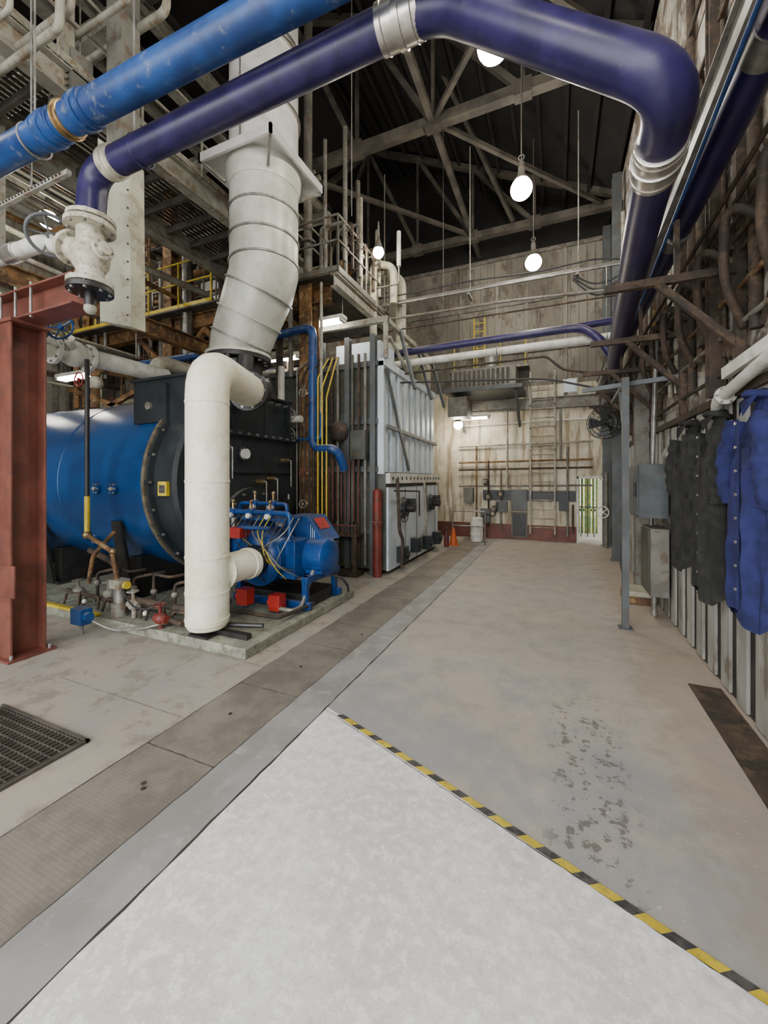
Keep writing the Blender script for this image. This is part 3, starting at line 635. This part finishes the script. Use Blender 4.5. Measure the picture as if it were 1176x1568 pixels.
for k in range(24):
    a_=2*math.pi*k/24; d_=uu*math.cos(a_)+vv*math.sin(a_); fa.cyl(fc+fx*.09,fc+d_*.38+fx*.03,.005,'black',5); fa.cyl(fc+d_*.38+fx*.03,fc+d_*.38-fx*.1,.005,'black',5)
for k in range(4):
    a_=2*math.pi*k/4; d_=uu*math.cos(a_)+vv*math.sin(a_); e_=fx.cross(d_); fa.add([fc+d_*.06-e_*.05,fc+d_*.33-e_*.16+fx*.03,fc+d_*.35+e_*.12-fx*.04,fc+d_*.06+e_*.07],[(0,1,2,3)],'char')
fa.cyl(fc-fx*.28,fc-fx*.02,.09,'black'); fa.tube([fc-fx*.2,(1.3,11.3,3.2),(1.5,11.3,3.2)],.03,'black'); fa.done()
# ------------------------------------------------------------------ transverse pipes at Y=9
x=MB('crossover_pipes')
x.tube([(-5.6,9,4.74),(1.2,9,4.8)],.085,'white',.1,16)
x.tube([(-7.5,9.05,5.0),(-.1,8.95,5.05),(.45,8.95,5.05),(.75,8.7,4.7),(1.0,8.8,4.3)],.085,'purple',.25,16)
x.tube([(-.2,8.95,5.05),(1.3,9.0,5.12)],.07,'purple',.1,14)
for o in range(5): x.tube([(-6,9.0+.07*o,6.25+.045*o),(1.4,9.0+.07*o,6.2+.045*o)],.026,'steel' if o%2 else 'galv',.1,10)
x.tube([(-4.5,9.1,6.5),(-3.0,9,6.42),(-1.8,9,6.45),(-.5,9,6.35),(.8,9,6.4),(1.4,9,6.2)],.018,'rubber',.5,8)
x.tube([(-4.5,9.0,5.9),(-1.0,9,5.85),(1.4,9,5.7)],.03,'steel',.5,8); x.tube([(-4.5,9.0,5.6),(1.4,9,5.6)],.02,'rustd',.5,8)
for k in range(3): x.tube([(.3,9,6.15-.05*k),(.7,9.1,5.9-.12*k),(1.1,9,5.95-.1*k),(1.4,9,6.2-.05*k)],.018,'rubber',.3,8)
for xx in (-3.9,-1.8,.4): x.bar((xx,9.05,6.15),(xx,9.05,9.5),.02,.02,'steel'); x.bar((xx-.02,8.95,6.15),(xx-.02,9.35,6.15),.05,.05,'steel')
for xx in (-3.4,-1.2,.9): x.ring((xx,9,4.77),(1,0,0),.1,.01,'galv',16,6); x.cyl((xx,9,4.87),(xx,9,6.2),.01,'galv',6)
x.tube([(-4.6,8.8,4.45),(-.2,8.8,4.5),(.1,8.8,4.2),(.9,8.8,4.0)],.025,'rustd',.1); x.tube([(-4.6,8.6,4.3),(-.2,8.6,4.0),(1.1,8.6,3.6)],.02,'rubber',.3)
x.done()
# ------------------------------------------------------------------ second boiler (water tube)
w=MB('water_tube_boiler')
xf=-3.25; ya=7.6; xu=xf-.16
w.box(-6.2,xu,ya,11.4,.1,4.4,'greenp'); w.box(xu,xf,ya,11.4,.1,2.1,'greenp')
w.box(xf,xf+.05,ya+.03,11.35,.08,1.82,'lblue'); w.box(xf,xf+.10,ya,11.4,1.9,2.12,'white')
for k in range(14): w.cyl((xf+.10,ya+.15+k*.27,2.01),(xf+.112,ya+.15+k*.27,2.01),.035,'black',8)
w.box(xu-.01,xu+.01,ya,11.4,2.12,4.35,'bsteel')
for k in range(9): w.box(xu,xu+.10,ya+.05+k*.43,ya+.05+k*.43+.22,2.14,4.35,'lblue')
w.box(xu,xu+.14,ya-.02,11.42,4.35,4.5,'lblue'); w.box(xu-.02,xu+.12,ya-.02,ya+.06,2.1,4.45,'lblue')
for k in range(4): w.box(xf+.05,xf+.065,8.6+k*.8,8.62+k*.8,.1,1.8,'steel')
for (y,z) in ((8.35,1.35),(10.4,1.35)):
    w.cyl((xf+.05,y,z),(xf+.2,y,z),.19,'char',24); w.flange((xf+.1,y,z),(1,0,0),.24,'steel',.04,10); w.cyl((xf+.2,y,z),(xf+.38,y,z),.09,'black'); w.box(xf+.1,xf+.3,y+.15,y+.3,z-.1,z+.2,'black')
for (y,z) in ((8.2,.35),(9.1,.42),(10.0,.35),(10.9,.35)): w.box(xf+.05,xf+.25,y-.12,y+.12,z-.17,z+.17,'char'); w.cyl((xf+.25,y,z),(xf+.3,y,z),.08,'black')
w.tube([(xf+.2,7.75,2.0),(xf+.25,7.75,.9),(xf+.25,7.95,.7),(xf+.22,7.95,.1)],.035,'rustd'); w.tube([(xf+.2,9.6,1.9),(xf+.25,9.6,.8),(xf+.1,9.6,.5)],.03,'lsteel')
w.tube([(xf+.15,7.7,1.75),(xf+.2,9.2,1.7),(xf+.2,9.2,1.1)],.02,'rustd')
w.wheel((xf+.35,7.78,1.2),(1,-.4,0),.1,'black'); w.cyl((xf+.25,7.8,1.2),(xf+.36,7.78,1.2),.02,'black')
w.cyl((xf-.12,7.44,.0),(xf-.12,7.44,1.7),.095,'redd',18); w.prof((xf-.12,7.44,1.7),(0,0,1),[(0,.095),(.08,.07),(.1,.02)],'redd'); w.flange((xf-.12,7.44,1.1),(0,0,1),.12,'redd',.03,6)
for xx in (-4.75,-4.1,-3.5): w.ib((xx,ya-.06,0),(xx,ya-.06,5.0),.12,.12,'bsteel',up=(0,1,0),t=.015)
for z in (.9,2.2,3.2,4.4): w.bar((-6.2,ya-.04,z),(xu,ya-.04,z),.08,.12,'bsteel')
for k in range(9): w.tube([(-4.6+k*.1,7.42,1.1),(-4.6+k*.1,7.42,2.1+.15*(k%4))],.015,'redox')
for (xx,m_) in ((-4.45,'rustd'),(-4.3,'steel'),(-3.95,'greenp'),(-3.8,'rustd'),(-3.65,'steel')): w.tube([(xx,7.45,.2),(xx,7.45,4.6)],.03,m_)
w.ball((-4.25,7.4,3.0),.22,'rustd',14,(1,.6,1)); w.box(-3.95,-3.6,7.35,7.5,2.4,3.0,'greenp')
w.box(-4.75,-3.7,7.15,7.5,.82,.87,'rustd'); w.bar((-4.75,7.16,1.05),(-3.7,7.16,1.05),.03,.03,'redox'); 
for k in range(8): w.bar((-4.72+k*.14,7.16,.85),(-4.72+k*.14,7.16,1.05),.02,.02,'redox')
w.box(-4.75,-3.7,7.15,7.5,.0,.1,'rustd'); w.box(-4.7,-4.62,7.16,7.24,0,.85,'rustd').box(-3.8,-3.72,7.16,7.24,0,.85,'rustd')
w.cyl((-5.6,9.6,5.1),(-3.4,9.6,5.1),.42,'grime',28); w.ball((-3.4,9.6,5.1),.42,'grime',20,(.5,1,1))
w.box(-4.6,-3.5,7.9,8.7,4.5,5.0,'lblue'); w.box(-4.0,-3.4,10.5,11.3,4.5,5.3,'grime')
w.bar((-4.8,ya,5.3),(-3.2,ya,5.3),.1,.12,'lsteel'); w.bar((-3.25,ya,4.5),(-3.25,ya,5.3),.08,.08,'lsteel'); w.bar((-3.25,ya,5.3),(-3.25,10.8,5.3),.1,.1,'lsteel'); w.bar((-3.25,7.8,5.0),(-3.25,9.0,4.5),.06,.06,'lsteel')
for k in range(3): w.bar((-3.2,8.3+k*1.2,5.3),(-2.75,8.0+k*1.2,3.9),.05,.08,'bsteel')
w.bar((xu+.15,7.7,3.1),(xu+.15,11.4,3.0),.05,.08,'bsteel'); w.bar((xu+.16,ya,4.3),(xu+.16,9.0,2.2),.04,.09,'bsteel')
w.tube([(-4.0,8.6,5.0),(-4.0,8.6,7.1),(-3.6,8.9,7.1),(-3.6,8.9,6.2)],.09,'grime',.2)
w.done(.005)
# ------------------------------------------------------------------ building steel at left
b=MB('mezzanine_platform')
for (xx,yy,zt) in ((-4.75,7.05,6.0),(-9,7.2,9.3),(-12.3,7.2,9.3),(-6.9,7.2,6.0),(-9,12,9.4),(-6.6,12,9.4)):
    b.ib((xx,yy,0),(xx,yy,zt),.3,.3,'rust',up=(0,1,0),t=.025)
    b.box(xx-.2,xx+.2,yy-.2,yy+.2,0,.03,'rust')
b.ib((-13.8,7.2,5.85),(-4.3,7.2,5.85),.22,.35,'rust'); b.ib((-13.8,9.3,5.85),(-3.9,9.3,5.85),.2,.3,'steel')
b.ib((-3.95,6.7,5.85),(-3.95,9.4,5.85),.15,.25,'lsteel'); b.ib((-5.6,1.5,6.9),(-5.6,9.3,6.9),.2,.34,'lsteel'); b.ib((-7.2,1.5,6.9),(-7.2,9.3,6.9),.2,.34,'lsteel')
b.box(-13.8,-3.9,6.8,9.3,6.03,6.07,'dsteel')
for k in range(14): b.bar((-7.2,1.8+k*.55,6.98),(-5.6,1.8+k*.55,6.98),.05,.12,'dsteel')
for k in range(16): b.box(-7.15+k*.1,-7.13+k*.1,1.5,9.3,7.06,7.1,'dsteel')
rail(b,(-5.5,1.8,7.08),(-5.5,9.2,7.08),'lsteel'); rail(b,(-7.3,1.8,7.08),(-7.3,9.2,7.08),'steel')
rail(b,(-6.6,6.8,6.07),(-3.92,6.8,6.07),'steel',1.1); rail(b,(-3.92,6.8,6.07),(-3.92,9.3,6.07),'steel',1.1)
rail(b,(-13.6,6.85,6.07),(-7.3,6.85,6.07),'yellow',1.1)
b.ib((-7.2,1.6,4.9),(-7.2,6.8,4.9),.18,.3,'rust'); b.ib((-10,1.6,4.95),(-10,7.2,4.95),.18,.3,'steel'); b.ib((-13.5,4.3,5.2),(-7,4.3,5.2),.2,.3,'steel')
for (xx,yy) in ((-5.6,3.0),(-7.2,3.0),(-10,3.0),(-5.6,9.2),(-7.2,1.7)): 
    b.bar((xx,yy,5.05 if xx<-6 else 7.06),(xx,yy,9.1),.1,.12,'lsteel')
for (p0,p1) in (((-7.2,3,5.1),(-7.2,4.6,6.8)),((-9,7.2,4.6),(-7.8,7.2,5.7)),((-4.75,7.2,4.9),(-5.6,7.2,5.7)),((-9,7.2,4.6),(-10.2,7.2,5.7)),((-6.9,7.2,4.7),(-7.8,7.2,5.6)),((-13,7,3.4),(-9,7,4.6)),((-13,7,4.6),(-9,7,3.4))): b.bar(p0,p1,.1,.12,'rust')
for (x0,x1,z0,z1,m_) in ((-8.4,-7.3,3.0,4.5,'rust'),(-12.2,-10.2,2.8,4.4,'rustd'),(-6.5,-5.2,2.2,4.2,'rustd'),(-8.5,-7.0,7.2,8.4,'rustd'),(-11.5,-9.5,6.4,8,'steel')):
    b.box(x0,x1,8.4,9.2,z0,z1,m_); b.cyl(((x0+x1)/2,8.3,(z0+z1)/2),((x0+x1)/2,8.4,(z0+z1)/2),.3,'char',20); b.bar((x0,8.38,z0),(x0,8.38,z1),.08,.06,'rust'); b.bar((x1,8.38,z0),(x1,8.38,z1),.08,.06,'rust')
for (x0,x1) in ((-8.3,-7.4),(-12.1,-10.3),(-6.4,-5.3)):
    for xx in (x0,x1): b.bar((xx,8.8,0),(xx,8.8,3.0),.1,.1,'rustd')
b.done()
b=MB('upper_roof_deck')
b.box(-14,-5.75,1,9.6,9.45,9.55,'roof')
for k in range(12): xx=-13.6+k*.7; b.ib((xx,1,9.3),(xx,9.6,9.3),.12,.28,'joist')
for k in range(4): b.ib((-14,1.4+k*2.6,9.05),(-5.7,1.4+k*2.6,9.05),.18,.3,'joist')
b.done()
random.seed(11)
pp=MB('process_piping')
mm=['lsteel','steel','rust','rust','galv','rustd','grime','steel','rustd']
for i in range(46):
    y=random.uniform(7.4,8.3); z=random.uniform(3.3,9.0); r_=random.choice([.03,.04,.06,.09]); x0=random.uniform(-13.5,-8); x1=random.uniform(-7.5,-4.9)
    z2=z+random.choice([-1,-.6,.7,1.2,0]); xm=(x0+x1)/2+random.uniform(-.8,.8)
    pp.tube([(x0,y,z),(xm,y,z),(xm,y,z2),(x1,y,z2)],r_,random.choice(mm))
    if i%2: pp.flange((x0+.7,y,z),(1,0,0),r_*1.9,random.choice(mm),.04,6); pp.wheel((x0+.7,y-.25,z),(0,1,0),.12,random.choice(['redd','burnblue','steel','rustd'])); pp.cyl((x0+.7,y-.25,z),(x0+.7,y,z),.02,'galv',6)
for i in range(48):
    x_=random.uniform(-13.5,-5.0); y=random.uniform(6.95,8.2); z=random.uniform(2.8,5); z2=random.uniform(6.5,9.3); pp.tube([(x_,y,z),(x_,y,z2)],random.choice([.02,.03,.05,.08]),random.choice(mm))
for i in range(18):
    x_=random.uniform(-13,-7.0); z=random.choice([4.3,4.6,5.3,6.4,7.7,8.4]); pp.tube([(x_,1.8,z),(x_,5,z),(x_,7.5,z+random.uniform(-.2,.2))],random.choice([.03,.05,.08]),random.choice(mm))
for (y,z,r_) in ((2.4,6.55,.04),(2.5,6.85,.04),(3.1,7.6,.035),(3.6,8.0,.05),(2.0,6.3,.025)): pp.tube([(-12,y,z+.1),(-4.6,y,z),(-4.6,y,z+1.3)],r_,'lsteel')
pp.tube([(-13,6.9,4.95),(-8,6.9,4.9),(-4.5,6.8,5.05),(-4.5,6.8,2.6),(-3.95,6.8,2.6),(-3.95,7.1,2.2)],.085,'blue',.2,16)
pp.tube([(-4.3,6.8,3.2),(-4.3,6.8,5.9)],.03,'lsteel').tube([(-4.85,6.8,2.8),(-4.3,6.8,2.8),(-4.3,6.8,3.3)],.04,'burnblue')
for z in (2.9,3.3): pp.wheel((-4.9,6.6,z),(0,1,.3),.11,'galv'); pp.cyl((-4.9,6.6,z),(-4.9,6.9,z),.02,'galv')
pp.tube([(-5.2,6.7,4.3),(-5.2,6.7,3.2),(-4.7,6.7,3.2)],.07,'white'); 
for i in range(8): xx=-4.85+.1*i; pp.tube([(xx,6.75,1.0+.15*(i%3)),(xx,6.75,4.2-.2*(i%4)),(xx+.15,6.9,4.4)],.016,random.choice(['rustd','yellow','steel','rubber']))
for z in (1.5,2.1,3.7): pp.wheel((-4.6,6.6,z),(.2,-1,.1),.08,random.choice(['steel','redd','galv'])); pp.ball((-4.6,6.75,z),.05,'brass',10)
pp.done()
tp=MB('vent_piping_cluster')
for (xx,yy,r_,zt,m_) in ((-4.75,7.0,.09,11.5,'steel'),(-4.4,7.1,.04,9,'steel'),(-4.15,7.5,.05,9.5,'steel'),(-5.0,7.3,.06,9.3,'rustd'),(-3.97,7.9,.04,8.2,'lsteel'),(-4.3,8.4,.05,9,'steel'),(-4.0,8.8,.04,8.0,'steel')):
    tp.tube([(xx,yy,6.07),(xx,yy,zt)],r_,m_); tp.flange((xx,yy,6.9),(0,0,1),r_*1.8,m_,.04,6)
for k in range(6):
    y=7.1+k*.35; tp.tube([(-4.5,y,6.1),(-4.5,y,7.2+.18*(k%3)),(-3.95,y,7.2+.18*(k%3)),(-3.95,y,6.4)],.035,random.choice(['steel','rustd','grime']))
    tp.wheel((-3.8,y,7.0),(1,0,0),.08,'rustd'); tp.cyl((-3.8,y,7.0),(-3.95,y,7.0),.015,'steel',6)
tp.tube([(-3.6,9.4,5.3),(-3.6,9.4,7.0),(-4.0,9.4,7.2),(-4.8,9.4,7.2)],.13,'grime',.3,18)
tp.cyl((-3.35,8.6,6.9),(-3.35,8.6,7.7),.05,'white',12); tp.tube([(-3.35,8.6,6.9),(-3.35,8.6,6.5),(-3.92,8.6,6.5)],.02,'steel')
tp.done()
hs=MB('sheet_metal_duct')
hs.add([(-5.45,3.3,4.05),(-5.02,3.42,3.95),(-5.05,3.42,6.1),(-5.5,3.3,6.45),(-5.45,3.5,4.05),(-5.02,3.62,3.95),(-5.05,3.62,6.1),(-5.5,3.5,6.45)],[(0,1,2,3),(7,6,5,4),(0,4,5,1),(1,5,6,2),(2,6,7,3),(3,7,4,0)],'grime')
for k in range(9): hs.cyl((-5.06,3.41,4.1+k*.23),(-5.06,3.395,4.1+k*.23),.012,'rustd',6)
hs.box(-5.4,-5.1,3.35,3.6,6.0,9.0,'steel'); hs.done(.004)
uh=MB('unit_heater')
uh.box(-6.0,-5.5,3.0,3.25,6.65,7.35,'steel'); 
for k in range(8): uh.bar((-5.95,2.98,6.72+k*.08),(-5.55,2.98,6.72+k*.08),.04,.01,'galv',up=(0,-.7,.7))
for xx in (-5.9,-5.6): uh.cyl((xx,3.15,7.35),(xx,3.15,9.1),.012,'galv',6)
uh.done(.01)
us=MB('perforated_strut')
us.bar((-7.5,2.35,4.98),(-4.35,2.35,4.98),.04,.045,'lsteel')
for k in range(50): us.cyl((-7.4+k*.06,2.325,4.98),(-7.4+k*.06,2.32,4.98),.01,'black',6)
us.cyl((-5,2.35,4.98),(-5,2.35,8.9),.01,'galv',6); us.done()
# ------------------------------------------------------------------ far wall objects
ld=MB('caged_ladder')
for xx in (-.78,-.06): ld.box(xx-.025,xx+.025,13.55,13.63,.25,5.4,'lsteel')
for k in range(17): ld.cyl((-.78,13.59,.45+k*.29),(-.06,13.59,.45+k*.29),.018,'lsteel',8)
for z in (1.0,2.6,4.4): 
    for xx in (-.78,-.06): ld.box(xx-.02,xx+.02,13.6,13.8,z,z+.04,'lsteel')
for z in (2.9,3.6,4.3,5.0):
    ld.tube([(-.78,13.58,z),(-.8,13.2,z),(-.42,12.95,z),(-.04,13.2,z),(-.06,13.58,z)],.015,'lsteel',.25,6)
ld.done()
ld=MB('yellow_ladder')
for xx in (-2.55,-2.2): ld.box(xx-.02,xx+.02,13.5,13.56,5.58,7.4,'yellow')
for k in range(6): ld.cyl((-2.55,13.53,5.8+k*.28),(-2.2,13.53,5.8+k*.28),.018,'yellow',8)
ld.tube([(-3.2,13.4,6.6),(-.9,13.4,6.6)],.025,'yellow').tube([(-3.2,13.4,6.2),(-.9,13.4,6.2)],.025,'yellow'); ld.box(-3.3,-.8,13.1,13.7,5.5,5.58,'steel')
for k in range(4): ld.cyl((-3.2+k*.76,13.4,5.58),(-3.2+k*.76,13.4,6.6),.02,'yellow',8)
ld.done()
ah=MB('air_handling_unit')
ah.box(-3.0,-1.1,12.2,13.4,4.75,5.35,'steel'); ah.box(-3.2,-.9,12.0,13.6,4.62,4.74,'bsteel'); 
for k in range(12): ah.box(-2.9+k*.14,-2.82+k*.14,12.18,12.2,4.82,5.28,'dsteel')
ah.bar((-2.9,12.2,4.6),(-2.9,13.6,3.6),.08,.1,'bsteel'); ah.bar((-1.1,12.2,4.6),(-1.1,13.6,3.7),.08,.1,'bsteel'); ah.cyl((-1.9,12.8,5.3),(-1.9,12.8,6.0),.2,'galv'); ah.box(-3.1,-2.5,12.1,12.9,3.9,4.5,'steel')
ah.done(.01)
wp=MB('service_piping')
for (z,m_) in ((2.55,'rust'),(2.3,'rustd'),(1.75,'steel'),(3.1,'lsteel'),(3.8,'white')): wp.tube([(-3.1,13.68,z),(1.0,13.7,z+.05)],.03,m_)
for (xx,z0,z1,m_) in ((-2.1,.4,2.6,'rustd'),(-1.7,.3,2.3,'steel'),(-2.5,.1,3.1,'rust'),(.3,.2,3,'steel'),(-1.5,1.7,4.2,'lsteel'),(.1,2.6,4.2,'steel'),(.45,.3,1.2,'rustd')): wp.tube([(xx,13.66,z0),(xx,13.66,z1)],.03,m_)
for (xx,z) in ((-2.1,1.4),(-1.9,1.0),(-2.2,1.9),(-1.7,1.5)): wp.wheel((xx,13.5,z),(0,1,0),.1,'black'); wp.cyl((xx,13.5,z),(xx,13.68,z),.04,'brass'); wp.box(xx-.06,xx+.06,13.58,13.7,z-.1,z+.1,'steel')
wp.box(-2.9,-2.6,13.5,13.78,1.2,1.7,'steel').box(-1.85,-1.5,13.6,13.79,.9,1.25,'bsteel').box(-2.35,-2.05,13.55,13.79,.55,1.0,'bsteel').box(.05,.3,13.6,13.79,1.0,1.5,'char'); wp.tube([(-2.4,13.5,.3),(-2.2,13.4,.9),(-1.9,13.5,.7),(-1.8,13.6,1.2)],.02,'rubber',.3)
wp.done()
ob=MB('access_hatch'); ob.box(-1.34,-.92,13.74,13.79,.12,.85,'black').box(-1.38,-.88,13.76,13.80,.08,.9,'steel').box(-1.38,-.88,13.68,13.79,.95,1.65,'steel').box(-1.36,-.9,13.66,13.68,.98,1.62,'bsteel'); ob.done(.005)
wn=MB('window_1'); wn.box(.2,.55,13.7,13.78,4.7,5.1,'lblue').box(.17,.58,13.74,13.8,4.67,5.13,'white'); wn.done()
dr=MB('chemical_drum'); dr.prof((-2.35,12.9,0),(0,0,1),[(0,.17),(.01,.19),(.2,.2),(.22,.21),(.24,.2),(.5,.2),(.52,.21),(.54,.2),(.75,.19),(.76,.17),(.77,.01)],'white',24); dr.done()
cn=MB('traffic_cone'); cn.box(-3.0,-2.72,11.75,12.03,0,.03,'orange'); cn.prof((-2.86,11.89,.03),(0,0,1),[(0,.12),(.2,.085),(.201,.087),(.3,.068),(.301,.066),(.5,.03)],'orange',20); cn.done()
dk=MB('handrail_stand'); 
rail(dk,(-3.0,12.3,0),(-2.0,12.3,0),'galv',1.0,False); dk.box(-3.0,-2.9,12.3,12.6,0,.06,'rustd'); dk.done()
fe=MB('fire_extinguisher'); fe.prof((-2.98,11.52,.0),(0,0,1),[(0,.06),(.01,.075),(.42,.075),(.48,.03),(.52,.025)],'redd',18); fe.box(-3.01,-2.95,11.44,11.6,.52,.55,'black'); fe.tube([(-2.98,11.47,.53),(-2.92,11.4,.45),(-2.92,11.42,.2)],.012,'rubber',.08,8); fe.done()
hv=MB('hose_wheel'); hv.wheel((1.2,12.9,1.05),(-.6,-1,0),.16,'white'); hv.cyl((1.2,12.9,1.05),(1.32,13.1,1.05),.03,'steel'); hv.tube([(1.3,13.1,0),(1.3,13.1,2.2)],.04,'steel'); hv.done()
# ------------------------------------------------------------------ garments
def garment(name,yc,zt,zb,hw,mat,xw=1.45,sleeve=True,depth=.10,seed=1,btn=None):
    rnd=random.Random(seed); g=MB(name); n=56; rows=34; vs=[];fs=[]
    ph=[rnd.uniform(0,6.3) for _ in range(5)]
    for i in range(rows+1):
        s_=i/rows; z=zt-(zt-zb)*s_
        if s_<.05: w_=hw*.28
        elif s_<.2: w_=hw*(.28+.58*math.sin((s_-.05)/.15*math.pi/2))
        else: w_=hw*(.86+.14*math.sin((s_-.2)*3)-.06*s_)
        dp=depth*(.35+.75*min(1,s_*3))
        for k in range(n):
            a=2*math.pi*k/n; fo=1+.24*math.cos(7*a+ph[0]+s_*2.5)*min(1,s_*2)+.12*math.cos(13*a+ph[1]-s_*5)+.06*math.sin(s_*30+5*a)
            yy=yc+w_*math.cos(a)*(1+.05*math.sin(9*s_+ph[2])+.03*math.sin(23*s_+ph[4])); xx=xw-dp-dp*math.sin(a)*fo*.95
            zz=z-(.05*math.cos(3*a+ph[3]) if i==rows else 0)+.05*(1-abs(math.cos(a)))*(1 if i<2 else 0)
            vs.append((min(xx,xw-.002),yy,zz))
    for i in range(rows):
        for k in range(n):
            k2=(k+1)%n; fs.append((i*n+k,i*n+k2,(i+1)*n+k2,(i+1)*n+k))
    fs.append(tuple(range(n-1,-1,-1))); g.add(vs,fs,mat)
    g.ring((xw-.07,yc,zt-.01),(.25,0,1),hw*.27,.028,mat,20,8)
    g.add([(xw-.12,yc-hw*.3,zt),(xw-.19,yc-hw*.1,zt-.16),(xw-.2,yc,zt-.05),(xw-.19,yc+hw*.1,zt-.16),(xw-.12,yc+hw*.3,zt)],[(0,1,2),(2,3,4)],mat)
    if sleeve:
        for sg in (-1,1):
            P=[];R_=[]; N_=26
            for i in range(N_):
                s_=i/(N_-1); P.append((xw-.12-.05*math.sin(s_*2.5),yc+sg*(hw*.72+.10*math.sin(s_*2.2)+.012*math.sin(s_*14+seed)),zt-.17-s_*.64)); R_.append((.088-.03*s_)*(1+.09*math.sin(s_*34+seed)+.06*math.sin(s_*17)))
            g.sweep(P,R_,mat,16); c_=V(P[-1]); g.ring(c_,(0,0,1),R_[-1],.012,mat,16,6)
    P=[(xw-depth*2.2,yc-.03,zt-.18-(zt-zb-.25)*k/8) for k in range(9)]
    for k in range(8): g.bar(P[k],P[k+1],.035,.012,mat,up=(1,0,0))
    if btn:
        for k in range(8): p_=V(P[k]); g.cyl(p_-V((.004,0,.03)),p_-V((.016,0,.03)),.012,btn,10)
    g.box(xw-depth*1.9-.02,xw-depth*1.6,yc-hw*.6,yc-hw*.15,zt-.55,zt-.4,mat)
    g.cyl((xw+.012,yc,zt+.02),(xw-.1,yc,zt+.03),.012,'galv',8)
    return g.done()
garment('hanging_jacket',5.5,2.62,1.02,.34,'jblack',seed=2)
garment('hanging_jacket',4.68,2.60,.90,.33,'jblack',seed=5,btn='silver')
garment('hanging_coverall',3.80,2.62,.96,.33,'jblue',seed=9,btn='silver')
hh=MB('hard_hat')
for (y,z,m_) in ((6.1,2.33,'steel'),(5.9,2.30,'grime')):
    hh.prof((1.44,y,z),V((-1,-.2,-.25)),[(0,.15),(.01,.155),(.03,.13),(.1,.12),(.16,.10),(.2,.05),(.21,.01)],m_,24); hh.box(1.27,1.42,y-.16,y-.1,z-.03,z+.0,'burnblue')
hh.done()
wb=MB('insulated_branch_pipe'); wb.tube([(1.44,3.3,2.9),(1.38,3.6,2.88),(1.36,4.6,2.72),(1.4,4.75,2.66)],.05,'white',.1); wb.flange((1.37,4.45,2.74),(0,1,0),.08,'white',.03,6)
wb.bar((1.42,3.4,3.0),(1.38,4.5,2.94),.05,.10,'white'); wb.done()
# ------------------------------------------------------------------ world: daylight through the open bay behind the camera
wd=bpy.data.worlds.new('World'); bpy.context.scene.world=wd; wd.use_nodes=True
bg=wd.node_tree.nodes['Background']; bg.inputs[0].default_value=(.97,.98,1,1); bg.inputs[1].default_value=6.2
cd=bpy.data.cameras.new('Camera'); cam=bpy.data.objects.new('Camera',cd); bpy.context.scene.collection.objects.link(cam)
cam.location=(0,0,2.0); cam.rotation_euler=(math.radians(90),0,math.radians(23.4))
cd.lens=14.05; cd.sensor_width=36; cd.shift_y=-.0325; cd.clip_start=.02
bpy.context.scene.camera=cam
